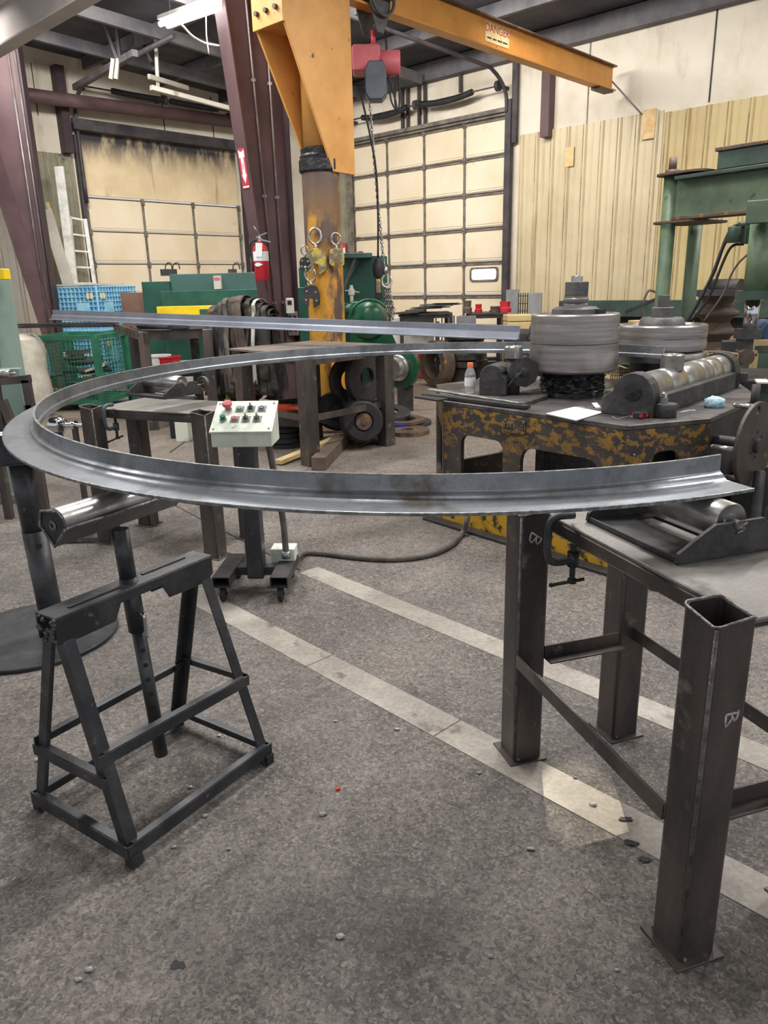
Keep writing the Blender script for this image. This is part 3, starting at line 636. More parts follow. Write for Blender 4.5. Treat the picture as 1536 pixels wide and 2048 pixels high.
# ---- roller brackets lying on the tables
def roller_bracket(label, M4, flip=1):
    t = thing('roller_bracket', label, 'roller bracket', M4.to_translation(), math.atan2(M4[1][0], M4[0][0]))
    Lx, Wy = .40, .32
    g = G(M4); o_ = [(-Lx, 0), (0, 0), (0, Wy), (-Lx, Wy)]; h_ = [(-Lx+.05, .135), (-.05, .14), (-.05, .21), (-Lx+.05, .205)]
    g.holed(o_, [h_], .006); g.bar((-Lx, .003, .009), (0, .003, .009), .006, .016); g.obj('base_plate', m_block, t, .001)
    for x in (-.012, -Lx):
        g = G(M4); pl = [(-.005, .0), (Wy+.02, .0), (Wy+.02, .016), (Wy-.055, .088), (.11, .088), (.055, .058), (.0, .024)]
        g.prism(pl, .012, M4.inverted() @ M4 @ MX(((0, 0, 1, x), (1, 0, 0, 0), (0, 1, 0, .004), (0, 0, 0, 1)))); pe = g.obj('end_plate', m_block, t, .001)
        if x > -.1:
            g = G(M4)
            g.tubep(spline([(.002, .175, .062), (.002, .2, .072), (.002, .18, .078), (.002, .205, .086)], 4), .004, 6); g.obj('weld_smear', m_bead, pe)
    g = G(M4); r = .05; g.lathe([(0, 0), (.02, 0), (.022, .004), (.036, .004), (r-.002, 0), (r, .003), (r, .16), (r-.001, .165), (r, .17), (r, Lx-.03), (0, Lx-.03)], T((-.025, .18, .084)) @ MX(((0, 0, -1, 0), (0, 1, 0, 0), (1, 0, 0, 0), (0, 0, 0, 1))), 36); g.obj('roller', m_bright, t, label='worn steel roller')
    g = G(M4); g.cyl((-.03, .18, .084), (.004, .18, .084), .012, n=14); g.obj('axle', m_bead, t)
    g = G(M4); g.cyl((-.06, Wy+.02, .05), (-.06, Wy+.10, .05), .008, n=10); g.obj('wheel_axle', m_bead, t)
    g = G(M4); g.lathe([(.02, -.008), (.036, -.005), (.044, -.014), (.052, -.014), (.052, .014), (.044, .014), (.036, .005), (.02, .008)], T((-.06, Wy+.075, .056)) @ MX.Rotation(PI/2, 4, 'X') @ MX.Rotation(0, 4, 'Z'), 30); g.obj('guide_wheel', m_cast, t)
    return t
cB = P(1356, 1131, .858); cB.z = .8585
roller_bracket('roller bracket with torch-cut end plate on the right foreground table', T(cB, math.radians(-71)))
cM = P(329, 799, .858); cM.z = .8585
roller_bracket('roller bracket lying on the table inside the ring', T(cM, math.radians(-36)))
# ---- C clamps
def c_clamp(label, M4, m):      # local: y throat opening direction, z up, origin at upper jaw
    t = thing('c_clamp', label, 'clamp', M4.to_translation(), math.atan2(M4[1][0], M4[0][0]))
    g = G(M4); pts = [(0, .05, .012), (0, .0, .014), (0, -.028, 0), (0, -.034, -.04), (0, -.034, -.10), (0, -.02, -.125), (0, .01, -.132), (0, .055, -.128)]
    sm = spline(pts, 4); g.tubep(sm, [.012]*len(sm), 8, up=(1, 0, 0)); fr = g.obj('clamp_frame', m, t)
    g = G(M4); g.cyl((0, .055, -.15), (0, .055, -.105), .018, n=16); g.obj('boss', m, fr)
    g = G(M4); pp = [(0, .055, -.05-.0025*i) for i in range(60)]; g.tubep(pp, [.0095 if i % 2 else .0078 for i in range(60)], 10); g.obj('screw', m_dark, t)
    g = G(M4); g.lathe([(0, 0), (.014, 0), (.014, .008), (0, .012)], M4.inverted() @ M4 @ T((0, .055, -.062)), 16); g.obj('swivel_pad', m_dark, t)
    g = G(M4); g.cyl((0, .055, -.205), (0, .055, -.192), .014, n=12); g.cyl((-.028, -.0, -.216), (.02, .085, -.19), .0055, n=8); g.ico((-.028, 0, -.216), .0085, 1); g.obj('tommy_bar', m_dark, t)
    return t
c_clamp('black C clamp gripping the right foreground table beside its tall leg', T((L1.x, L1.y, 0), A_) @ T((.135, .028, .87)), m_black)
c_clamp('blue-grey C clamp on the far end of the table inside the ring', T(L2, math.radians(-23.5)) @ T((.1, .028, .87)), M('blue_grey_clamp', (88, 106, 116), (70, 86, 96), 5, .4, .6, .5, .2))
# ---- control pedestal
pc = V((-.685, 3.74, 0)); prz = -.06; Mp = T(pc, prz)
t = thing('control_pedestal', 'rolling operator control pedestal with pale green button box', 'control panel', pc, prz)
g = G(Mp); g.box((0, 0, .45), (.088, .088, .74)); g.obj('post', m_black, t, .006)
for sx in (-1, 1):
    g = G(Mp); x = .15*sx; w, h = .046, .026
    o_ = [(-w, -h), (w, -h), (w, h), (-w, h)]; i_ = [(-w+.006, -h+.006), (w-.006, -h+.006), (w-.006, h-.006), (-w+.006, h-.006)]
    g.holed(o_, [i_], .36, MX(((1, 0, 0, x), (0, 0, 1, -.17), (0, 1, 0, .115), (0, 0, 0, 1)))); rail = g.obj('side_rail', m_dark, t, .002)
    g = G(Mp); g.box((x-.006, -.165, .087), (.11, .02, .005)); g.obj('lip', m_dark, rail)
    for y in (-.13, .17):
        g = G(Mp); c = (x+.012, y, .035); g.box((x, y, .088), (.06, .06, .006))
        for s in (-1, 1): g.prism([(y-.028, .086), (y+.02, .086), (y+.014, .03), (y+.002, .03)], .003, MX(((0, 0, 1, x+.0175*s), (1, 0, 0, 0), (0, 1, 0, 0), (0, 0, 0, 1))))
        fk = g.obj('caster_fork', m_silver, rail)
        g = G(Mp); g.lathe([(.008, -.014), (.03, -.014), (.038, -.01), (.04, 0), (.038, .01), (.03, .014), (.008, .014)], T((x+.001, y+(-.012 if y < 0 else .012), .04)) @ MX.Rotation(PI/2, 4, 'Y'), 26); g.obj('wheel', m_vdark, fk)
g = G(Mp); g.box((0, .03, .11), (.3, .07, .045)); g.obj('cross_rail', m_dark, t, .002)
g = G(Mp); bx = [(-.125, .80), (.125, .80), (.125, 1.0), (.1, 1.0), (-.1, .885), (-.125, .88)]
bx = [(-.105, .805), (.105, .805), (.105, .99), (.075, .995), (-.115, .884), (-.115, .875)]
bx = [(-.108, .805), (.09, .805), (.09, .99)] + [(-.108, .876)]
Mx = MX(((0, 0, 1, 0), (1, 0, 0, 0), (0, 1, 0, 0), (0, 0, 0, 1))); wd = .30
g.prism(bx, wd, Mx, -wd/2); g.obj('box', m_panel, t, .003)
sl = math.atan2(.99-.876, .198); fc = V((0, -.009, .933)); pm = Mp @ T(fc) @ MX.Rotation(sl, 4, 'X')
ln = math.hypot(.114, .198)
g = G(pm); g.box((0, 0, .006), (wd+.012, ln+.014, .012)); lid = g.obj('sloping_lid', m_panel, t, .002)
g = G(pm)
for a in (-1, 1):
    for b in (-1, 1): g.cyl((a*wd*.46, b*ln*.43, .011), (a*wd*.46, b*ln*.43, .0145), .006, n=10)
g.obj('lid_screw', m_silver, lid)
cols = [-.088, -.030, .026, .082]; rows = [.052, -.028]
def button(i, j, kind):
    x, y = cols[i]+(-.012 if j else 0), rows[j]
    if kind != 'plain_g':
        g = G(pm); g.box((x, y, .0125), (.044, .05, .0015)); g.obj('legend_plate', m_silver if kind != 'estop' else m_panel, lid)
    g = G(pm); g.lathe([(.0, .012), (.017, .012), (.019, .016), (.0165, .021), (.012, .022), (0, .022)], None, 20)
    g = G(pm); g.lathe([(0, .012), (.019, .012), (.0195, .017), (.0165, .022), (0, .022)], T((x, y, 0)), 20); b = g.obj('bezel', m_silver, lid)
    g = G(pm)
    if kind == 'estop':
        g.lathe([(0, .02), (.012, .02), (.013, .04), (.024, .042), (.026, .05), (.021, .057), (0, .06)], T((x, y, 0)), 24); g.obj('emergency_stop_button', m_btn_r, lid, label='red mushroom emergency stop button')
    elif kind == 'switch':
        g.lathe([(0, .02), (.014, .02), (.013, .03), (0, .031)], T((x, y, 0)), 20); g.box((x, y+.002, .036), (.007, .024, .016), rz=.15); g.obj('selector_switch', m_btn_k, lid, label='dark rotary selector knob')
    else:
        m = {'green': m_btn_gp, 'plain_g': m_btn_g, 'red': m_btn_r, 'grey': m_cast}[kind]; h = .04 if kind == 'plain_g' else .027
        g.lathe([(0, .02), (.0135, .02), (.0135, h-.002), (.012, h), (0, h)], T((x, y, 0)), 20); g.obj('push_button', m, lid, label={'green': 'pale green push button', 'plain_g': 'dark green push button', 'red': 'red push button', 'grey': 'grey push button'}[kind])
for i, j, kd in ((0, 0, 'estop'), (1, 0, 'green'), (2, 0, 'switch'), (3, 0, 'grey'), (0, 1, 'plain_g'), (1, 1, 'red'), (2, 1, 'switch'), (3, 1, 'switch')): button(i, j, kd)
g = G(Mp); g.box((.13, .12, .16), (.13, .1, .095)); jb = g.obj('junction_box', m_panel, t, .003)
g = G(Mp); g.tubep(spline([(.105, .02, .805), (.115, .03, .7), (.145, .055, .4), (.15, .06, .25), (.15, .065, .17)], 6), .017, 12); g.obj('conduit', m_hose, t)
g = G(Mp); g.cyl((.15, .06, .16), (.15, .063, .2), .024, n=12); g.obj('gland', m_silver, jb)
# ---- cable from pedestal to machine
g = G(); pts = [Mp @ V((.19, .12, .14)), P(605, 1106, .03)]+[P(x, y, .017) for x, y in ((640, 1106), (690, 1112), (760, 1118), (820, 1116), (870, 1106), (905, 1088), (925, 1066))]+[PY(934, 1040, 4.55), PY(936, 1015, 4.62)]
g.tubep(spline(pts, 6), .017, 10); tag(g.obj('power_cable', m_hose), 'grey power cable looping over the floor to the bending machine', 'cable')
# ================================================================ SECTION BENDING MACHINE
A = P(886, 801, .82); B = P(1255, 851, .82); Cc = P(1422, 836, .82); Dd = P(1519, 794, .82)
for q in (A, B, Cc, Dd): q.z = 0
Ee = V((2.6, 5.5, 0)); Ff = V((1.1, 6.2, 0)); Gg = V((.42, 5.75, 0))
mc = thing('section_bending_machine', 'worn yellow and black section bending machine with big horizontal rolls', 'bending machine', ((A+Dd)/2).to_tuple())
top = [A, B, Cc, Dd, Ee, Ff, Gg]
g = G(); g.prism([(q.x, q.y) for q in top], .03, None, .79); g.obj('table_top', m_machtop, mc, .004)
def face_panel(p, q, holes, m, z0=0.0, z1=.79, th=.03, name='side_panel'):
    x = (q-p).normalized(); nrm = V((x.y, -x.x, 0)); L = (q-p).length
    m4 = MX.Identity(4)
    for j in range(3): m4[j][0] = x[j]; m4[j][1] = (0, 0, 1)[j]; m4[j][2] = nrm[j]; m4[j][3] = p[j]
    g = G(); g.holed([(0, z0), (L, z0), (L, z1), (0, z1)], holes, th, m4, -th); return g.obj(name, m, mc), m4
def fp(px, py, m4):       # pixel on the face plane -> local coords
    o = m4.to_translation(); nrm = m4.to_3x3() @ V((0, 0, 1)); w = m4.inverted() @ PL(px, py, o, nrm); return w.x, w.y
x = (B-A).normalized(); nrm = V((x.y, -x.x, 0)); mA = MX.Identity(4)
for j in range(3): mA[j][0] = x[j]; mA[j][1] = (0, 0, 1)[j]; mA[j][2] = nrm[j]; mA[j][3] = A[j]
h1a = fp(922, 868, mA); h1b = fp(1006, 884, mA); h2a = fp(1041, 890, mA); h2b = fp(1200, 925, mA)
holes = [rrect(h1a[0], .2, h1b[0], (h1a[1]+h1b[1])/2, .06), rrect(h2a[0], .2, h2b[0], (h2a[1]+h2b[1])/2, .09)]
face_panel(A, B, holes, m_mach)
xB = (Cc-B).normalized(); mB = MX.Identity(4); nB = V((xB.y, -xB.x, 0))
for j in range(3): mB[j][0] = xB[j]; mB[j][1] = (0, 0, 1)[j]; mB[j][2] = nB[j]; mB[j][3] = B[j]
ha = fp(1302, 925, mB); hb = fp(1358, 925, mB); hc_ = fp(1330, 902, mB)
face_panel(B, Cc, [rrect(ha[0], hc_[1]-.22, hb[0], hc_[1], .06, 5)], m_mach)
face_panel(Cc, Dd, [], m_dark); face_panel(Dd, Ee, [], m_dark); face_panel(Gg, A, [rrect(.12, .2, (A-Gg).length-.1, .62, .06)], m_mach); face_panel(Ff, Gg, [rrect(.1, .2, (Gg-Ff).length-.12, .6, .06)], m_mach)
g = G(); g.hexa([A+nrm*.004, B+nrm*.004, B+nrm*.02, A+nrm*.02], [q+V((0, 0, .17)) for q in (A+nrm*.004, B+nrm*.004, B+nrm*.02, A+nrm*.02)]); g.obj('yellow_foot_band', m_machlow, mc, label='chipped yellow band along the foot')
g = G(); g.hexa([A-x*.1+nrm*.02, B+x*.3+nrm*.02, B+x*.3+nrm*.1, A-x*.1+nrm*.1], [q+V((0, 0, .02)) for q in (A-x*.1+nrm*.02, B+x*.3+nrm*.02, B+x*.3+nrm*.1, A-x*.1+nrm*.1)]); g.obj('floor_rail', m_dark, mc, .002)
g = G(); gx_ = (h2a[0]+h2b[0])/2; g.box(None, (h2b[0]-h2a[0]+.25, .72, .4), M=mA @ T((gx_+.06, .38, -.42))); g.obj('gear_case', m_grease, mc, .01)
# name plate
c = mA @ V((*fp(1030, 853, mA), .0)); pmx = MX(mA); pmx = mA.copy()
for j in range(3): pmx[j][3] = c[j]
g = G(pmx); g.box((0, 0, .003), (.165, .082, .006)); npl = g.obj('name_plate', m_mach, mc, .001)
g = G(pmx); 
for a, b in (((-.08, .038), (.08, .038)), ((-.08, -.038), (.08, -.038)), ((-.08, .038), (-.08, -.038)), ((.08, .038), (.08, -.038))): g.bar((*a, .006), (*b, .006), .004, .004, (0, 0, 1))
g.obj('plate_rim', m_mach, npl)
text('raised_letters', 'TH MA', .052, pmx @ T((-.008, -.004, .0065)), m_bead, npl, .004)
g = G(pmx)
for a in (-.07, .07):
    for b in (-.03, .03): g.ico((a, b, .007), .005, 1)
g.obj('rivet', m_bright, npl)
g = G(mB @ T((.05, .66, 0))); g.ico((0, 0, .004), .008, 1); g.obj('grease_nipple', m_bright, mc)
# rolls
def roll(c, prof, m, nm, par=mc, n=64):
    g = G(); g.lathe(prof, T((c[0], c[1], 0)), n); return g.obj(nm, m, par)
R1, R2 = (1.275, 5.03), (1.985, 5.42)
a = .284
r1 = roll(R1, [(0, .985), (a-.012, .985), (a, .997), (a+.002, 1.10), (a-.001, 1.163), (a-.006, 1.1655), (a, 1.168), (a-.003, 1.34), (a-.01, 1.348), (a-.03, 1.349), (a-.036, 1.33), (.15, 1.325), (0, 1.325)], m_roll, 'bending_roll')
roll(R1, [(0, 1.32), (.155, 1.32), (.15, 1.375), (.125, 1.39), (.085, 1.392), (0, 1.392)], m_cast, 'hub_flange', r1)
roll(R1, [(0, 1.39), (.078, 1.39), (.078, 1.405), (.073, 1.41), (.08, 1.42), (.08, 1.44), (.074, 1.445), (.076, 1.46), (0, 1.46)], m_roll, 'shaft_collar', r1)
g = G(); g.prism([(R1[0]+.082*math.cos(k*PI/3+.35), R1[1]+.082*math.sin(k*PI/3+.35)) for k in range(6)], .085, None, 1.46); g.obj('hex_nut', m_cast, r1, .004)
roll(R1, [(0, 1.54), (.036, 1.54), (.036, 1.578), (.032, 1.582), (0, 1.582)], m_bright, 'threaded_end', r1)
g = G(); g.box((R1[0]+.13, R1[1]-.1, 1.35), (.06, .05, .05), rz=.7); g.obj('drive_key', m_vdark, r1)
pr = [(0, .80)]
for i in range(22):
    z = .80+i*.0085; pr.append((.2+.008*math.sin(i*1.9)+.004*math.sin(i*5.1), z))
pr += [(.21, .99), (0, .99)]
g = G(); g.lathe([(0, .78), (.207, .78), (.207, .85)]+[(.2+.006*(i % 2), .855+.009*i) for i in range(13)]+[(.21, .975), (.21, .99), (0, .99)], T((R1[0], R1[1], 0)), 72); random.seed(6)
for v in g.bm.verts:
    if .851 < v.co.z < .97 or 0: k = 1+random.uniform(-.05, .06); v.co.x = R1[0]+(v.co.x-R1[0])*k; v.co.y = R1[1]+(v.co.y-R1[1])*k; v.co.z += random.uniform(-.004, .004)
g.obj('greased_bearing_housing', m_grease, mc)
r2 = roll(R2, [(0, 1.07), (.29, 1.07), (.305, 1.085), (.307, 1.12), (.302, 1.155), (.306, 1.16), (.306, 1.235), (.298, 1.245), (.27, 1.246), (.262, 1.23), (.17, 1.225), (0, 1.225)], m_roll, 'bending_roll')
roll(R2, [(0, 1.0), (.31, 1.0), (.315, 1.01), (.315, 1.05), (.3, 1.06), (0, 1.06)], m_roll, 'lower_roll_disc', r2)
roll(R2, [(0, .8), (.2, .8), (.2, 1.07), (0, 1.07)], m_grease, 'shaft')
roll(R2, [(0, 1.22), (.16, 1.22), (.155, 1.245), (.145, 1.28), (.13, 1.292), (0, 1.294)], m_cast, 'hub_flange', r2)
g = G(); g.prism([(R2[0]+.085*math.cos(k*PI/3+.2), R2[1]+.085*math.sin(k*PI/3+.2)) for k in range(6)], .07, None, 1.29); g.obj('hex_nut', m_cast, r2, .004)
g = G(); g.box((R2[0]+.02, R2[1]+.05, 1.4), (.06, .06, .08), rz=.2); g.obj('shaft_square', m_cast, r2, .003)
# left guide block with half round roller, toothed pawl and vertical pin
gb = P(990, 789, .845); gx = V((.80, -.6, 0)).normalized()
g = G(); g.prism([(q.x, q.y) for q in (P(905, 796, .83), P(1045, 812, .83), P(1095, 795, .83), P(1115, 765, .83), P(960, 758, .83))], .022, None, .822); g.obj('scale_covered_plate', m_debris, mc)
fmx = frame(P(958, 790, .845), P(1012, 792, .845)-P(958, 790, .845), (0, 0, 1)); s = (P(1012, 792, .845)-P(958, 790, .845)).length
g = G(); pl = [(0, 0), (s*1.0, 0), (s*1.0, s*.5)]+[(s*.95, s*.62), (s*.82, s*.78)]+arc((s*.47, s*.62), s*.47, .5, PI-.35, 8)+[(.0, s*.6)]
g.prism(pl, .22, fmx @ MX(((1, 0, 0, 0), (0, 0, 1, 0), (0, 1, 0, 0), (0, 0, 0, 1)))); gbk = g.obj('guide_block', m_block, mc, .004)
g = G(); r = s*.40; g.cyl(fmx @ V((s*.42, .02, s*.66)), fmx @ V((s*.42, .24, s*.66)), r, n=24); g.obj('guide_roller', m_rust, gbk)
g = G(); g.prism([(s*.85, .0), (s*1.25, .1), (s*1.35, s*.5), (s*1.52, s*.72), (s*1.3, s*.66), (s*1.18, s*.4), (s*1.05, s*.2)], .05, fmx @ MX(((1, 0, 0, 0), (0, 0, 1, .02), (0, 1, 0, .02), (0, 0, 0, 1)))); g.obj('pawl', m_block, mc, .003)
g = G(); c = PY(1042, 740, 5.02); d = V((-.15, -1, 0)).normalized(); g.lathe([(0, 0), (.1, 0), (.105, .01), (.1, .1), (0, .1)], frame(c+d*.02, (1, 0, 0), d), 9); g.lathe([(0, -.05), (.035, -.05), (.035, -.045), (0, -.045)], frame(c+d*.02, (1, 0, 0), -d), 9); lk = g.obj('toothed_arm', m_block, mc, .004)
g = G(); g.lathe([(0, .1), (.03, .1), (.03, .118), (.024, .122), (0, .122)], frame(c+d*.02, (1, 0, 0), d), 20); g.obj('arm_bolt', m_dark, lk)
def vpin(px, py0, py1, Y, r, nm='vertical_guide_roller'):
    top_, bot = PY(px, py0, Y), PY(px, py1, Y); g = G(); h = top_.z-bot.z
    g.lathe([(0, 0), (r, 0), (r+.001, .004), (r+.001, h-.006), (r-.004, h), (r*.55, h), (r*.5, h-.003), (0, h-.003)], T((top_.x, top_.y, bot.z)), 30); return g.obj(nm, m_bright, mc)
vpin(1027, 692, 716, 4.95, .058); vpin(1346, 708, 740, 4.55, .066)
g = G(); b_ = PY(1346, 740, 4.55); g.cyl((b_.x, b_.y, .8), (b_.x, b_.y, b_.z+.01), .05, n=20); g.obj('guide_roller_stud', m_block, mc)
g = G(); b_ = PY(1027, 716, 4.95); g.cyl((b_.x, b_.y, .8), (b_.x, b_.y, b_.z+.01), .045, n=20); g.obj('guide_roller_stud', m_block, mc)
# right guide block with long roller
q0, q1 = P(1322, 830, .82), P(1478, 774, .82); bx = (q1-q0).normalized(); q0 = q0-bx*.1; Lb = (q1-q0).length
bm_ = frame(q0, bx, (0, 0, 1)); back = .30
g = G(); prof = [(0, 0), (0, .105), (.035, .118), (.05, .125), (back, .13), (back, 0)]
g.sweep([(a, b) for a, b in prof], [bm_, bm_ @ T((Lb, 0, 0))], smooth=False); blk = g.obj('roller_block', m_block, mc, .004)
for x0, x1 in ((-.03, .07), (Lb-.10, Lb)):
    g = G(); pl = [(-.0, 0), (-.0, .11)]+[(a, b) for a, b in arc((.12, .125), .115, PI*.93, .1, 9)]+[(back, .09), (back, 0)]
    g.prism(pl, x1-x0, bm_ @ MX(((0, 0, 1, x0), (1, 0, 0, 0), (0, 1, 0, 0), (0, 0, 0, 1)))); ek = g.obj('end_cheek', m_block, blk, .004)
    if x0 < 0:
        g = G(); g.lathe([(0, 0), (.05, 0), (.052, .004), (.03, .008), (.012, .01), (0, .012)], bm_ @ T((-.03, .12, .135)) @ MX.Rotation(-PI/2, 4, 'Y'), 24); g.obj('bearing_cap', m_grease, ek)
g = G(); r = .098; pr = [(0, 0), (r-.01, 0), (r, .01)]
for xx in (.1, .19, .3, .36, .43): pr += [(r, xx*Lb/.55-.004), (r-.003, xx*Lb/.55), (r, xx*Lb/.55+.004)]
Lr = Lb-.17; pr = [(a, min(b, Lr-.02)) for a, b in pr]+[(r, Lr-.01), (r-.01, Lr), (0, Lr)]
g.lathe(pr, bm_ @ T((.07, .125, .125)) @ MX(((0, 0, 1, 0), (0, 1, 0, 0), (-1, 0, 0, 0), (0, 0, 0, 1))), 48); g.obj('long_roller', m_bright, blk, label='polished long guide roller')
g = G(); g.cyl(bm_ @ V((.055, -.045, 0)), bm_ @ V((.055, -.045, .075)), .055, n=24); g.box(None, (.1, .06, .075), M=bm_ @ T((.055, -.01, .0375))); g.obj('foot_boss', m_block, blk, .003)
g = G(); g.box(None, (.03, .03, .03), M=bm_ @ T((.05, -.03, .09))); g.cyl(bm_ @ V((.05, -.03, .075)), bm_ @ V((.05, -.03, .125)), .014, n=6); g.cyl(bm_ @ V((.03, -.03, .12)), bm_ @ V((.085, -.01, .125)), .011, n=10); g.obj('stud_bolt', m_bright, blk)
# ring guide post at the right rear and handwheel
g = G(); c = P(1508, 812, .82); g.cyl((c.x, c.y, .8), (c.x, c.y, .945), .024, n=18); g.obj('guide_pin', m_dark, mc)
m_wheel = M('oily_wheel_iron', (84, 76, 70), (60, 55, 52), 5, .4, .65, .5, .35, c3=(160, 112, 50), sc3=7, lo3=.6, hi3=.68, speck=.15)
nD = V(((Dd-Cc).normalized().y, -(Dd-Cc).normalized().x, 0)); hcx = PY(1508, 890, 3.93)
wm = frame(hcx, (0, 0, 1), V((.66, -.74, .12)))
g = G(wm); hl = [arc((.068*math.cos(k*PI/3), .068*math.sin(k*PI/3)), .009, 0, 2*PI-.5, 8) for k in range(6)]+[arc((-.0+.19, .02), .022, 0, 2*PI-.5, 10)]
g.holed(arc((0, 0), .232, 0, 2*PI*(47/48), 47), hl, .022, None, -.011); hw = g.obj('handwheel', m_wheel, mc, .003, 'rusty handwheel disc with peg handles')
g = G(wm); g.lathe([(0, -.25), (.03, -.25), (.03, -.02), (.042, -.012), (.042, .012), (.036, .03), (.02, .034), (0, .034)], None, 24); g.obj('hub', m_dark, hw)
for a0 in (1.55, 3.2, 3.75, -.1):
    g = G(wm); rr = .2; cx_, cy_ = rr*math.cos(a0), rr*math.sin(a0); g.cyl((cx_, cy_, -.13), (cx_, cy_, .0), .014, n=14); g.ico((cx_, cy_, -.13), .014, 2); g.obj('peg_handle', m_bright, hw)
g = G(); c = P(1440, 1040); g.bar(V((1.85, 3.9, .06)), V((2.75, 4.9, .06)), .3, .12); g.cyl(V((1.95, 3.75, .1)), V((2.02, 3.9, .55)), .03, n=12); g.box((2.35, 4.4, .25), (.5, .3, .5), rz=.85); g.obj('lower_frame', m_block, mc, .004)
# small things on the machine
def onM(px, py, z=.8205): return P(px, py, z)
cb = thing('clipboard', 'clipboard with white paper on the front corner of the bending machine', 'clipboard', onM(1150, 826))
cq = [onM(1090, 829), onM(1152, 843), onM(1216, 824), onM(1158, 813)]
g = G(); g.hexa(cq, [q+V((0, 0, .004)) for q in cq]); g.obj('board', m_board, cb)
g = G(); ci = sum(cq, V())/4; pq = [q.lerp(ci, .03)+V((0, 0, .0045)) for q in cq]; pq[2] = pq[2].lerp(pq[1], .14); pq[3] = pq[3].lerp(pq[0], .14); g.hexa(pq, [q+V((0, 0, .002)) for q in pq]); g.obj('paper', m_paper, cb)
g = G(); q = cq[2].lerp(cq[3], .45); d = (cq[3]-cq[2]).normalized(); g.bar(q-d*.06+V((0, 0, .008)), q+d*.06+V((0, 0, .008)), .05, .006); g.bar(q-d*.03+V((0, 0, .012)), q+d*.02+V((.01, 0, .035)), .035, .005); g.obj('clip', m_bright, cb)
tp = onM(1280, 836); tm = thing('tape_measure', 'red and black tape measure on the machine top', 'tape measure', tp, .5)
g = G(T(tp, .5)); g.prism(rrect(-.035, -.03, .035, .03, .016, 4), .036, None, .0); g.obj('case', m_vdark, tm, .004)
g = G(T(tp, .5)); 
for a in (-.02, .022): g.prism(rrect(a-.012, -.032, a+.008, .032, .003, 2), .02, None, .009)
g.obj('red_inlay', m_red, tm)
rg = onM(1428, 814); random.seed(3)
g = G(); g.ico((rg.x, rg.y, .845), .055, 3, .16, (1.1, .8, .72)); tag(g.obj('crumpled_rag', m_rag), 'crumpled pale blue rag on the machine edge', 'rag')
g = G(); d0 = onM(1232, 838); g.tubep(spline([onM(1225, 833, .822), onM(1235, 837, .822), onM(1250, 834, .822), onM(1260, 832, .822), onM(1270, 836, .822)], 4), .0015, 6); tag(g.obj('chalk_scribble', m_chalk), 'chalk scribble on the machine top beside the tape measure', 'chalk mark')
g = G(); g.tubep(spline([onM(1358, 826, .823), onM(1375, 822, .823), onM(1390, 821, .823)], 4), .005, 6); tag(g.obj('paper_scrap', m_chalk), 'pale scrap on the machine top left of the blue rag', 'scrap')
bp_ = P(940, 785, .845); bt = thing('water_bottle', 'clear plastic bottle with orange cap beside the guide block', 'bottle', bp_)
m_clear = bpy.data.materials.new('clear_plastic'); m_clear.use_nodes = True; b_ = m_clear.node_tree.nodes['Principled BSDF']; b_.inputs['Base Color'].default_value = (.93, .96, .97, 1); b_.inputs['Roughness'].default_value = .08; b_.inputs['Transmission Weight'].default_value = .85; b_.inputs['IOR'].default_value = 1.2
g = G(); g.lathe([(0, 0), (.034, 0), (.037, .01), (.035, .03), (.037, .05), (.035, .09), (.037, .11), (.036, .125), (.022, .16), (.017, .17), (.017, .182), (0, .182)], T(bp_), 28); g.obj('body', m_clear, bt)
g = G(); g.lathe([(.0375, .045), (.0378, .05), (.0378, .095), (.0375, .1)], T(bp_), 28); g.obj('label_band', m_paper, bt)
g = G(); g.lathe([(0, .17), (.0195, .17), (.0195, .195), (.017, .199), (0, .199)], T(bp_), 24); g.obj('cap', M('orange_cap', (240, 120, 80), rough=.4), bt)
for k, (a, b, w, h, m, lb) in enumerate([((860, 779), (1042, 806), .045, .012, m_bright, 'light flat bar lying along the left edge of the machine top'), ((850, 789), (1055, 814), .06, .02, m_dark, 'dark flat bar lying in front of the light bar on the machine'), ((838, 793), (885, 800), .09, .012, m_dark, 'short dark plate end sticking out left of the machine')]):
    z = .84+.0 if k == 0 else .835; g = G(); p, q = P(*a, z+.012*(k == 0)), P(*b, z+.012*(k == 0)); g.bar(p, q, w, h); tag(g.obj('flat_bar', m, None, .001), lb, 'steel bar')
# ================================================================ MIDDLE GROUND
def one(g, name, m, label, cat, group=None, bev=0.0, kind=None):
    return tag(g.obj(name, m, None, bev), label, cat, group, kind)
def simple_table(name, label, corners, z, m_top, m_l, tw=.06, th=.012, braces=(.35,), apron=.08, legs=None, cat='table'):
    cs = [V((c[0], c[1], 0)) for c in corners]; ctr = sum(cs, V())/len(cs); t = thing(name, label, cat, ctr)
    g = G(); g.prism([(c.x, c.y) for c in cs], th, None, z-th); g.obj('table_top', m_top, t, .002)
    n = len(cs); lg = legs or [c.lerp(ctr, .06) for c in cs]
    for p in lg:
        g = G(); q = V((p[0], p[1], 0)); g.bar(q, q+V((0, 0, z-th)), tw*2, tw*2, cs[1]-cs[0]); l_ = g.obj('leg', m_l, t, .004)
    for i in range(n):
        a, b = V((lg[i][0], lg[i][1], 0)), V((lg[(i+1) % n][0], lg[(i+1) % n][1], 0))
        g = G(); g.bar(a+V((0, 0, z-th-apron/2)), b+V((0, 0, z-th-apron/2)), .012, apron); g.obj('apron', m_l, t, .001)
        for h in braces:
            g = G(); g.bar(a+V((0, 0, h)), b+V((0, 0, h)), .01, .06); g.obj('brace', m_l, t, .001)
    return t
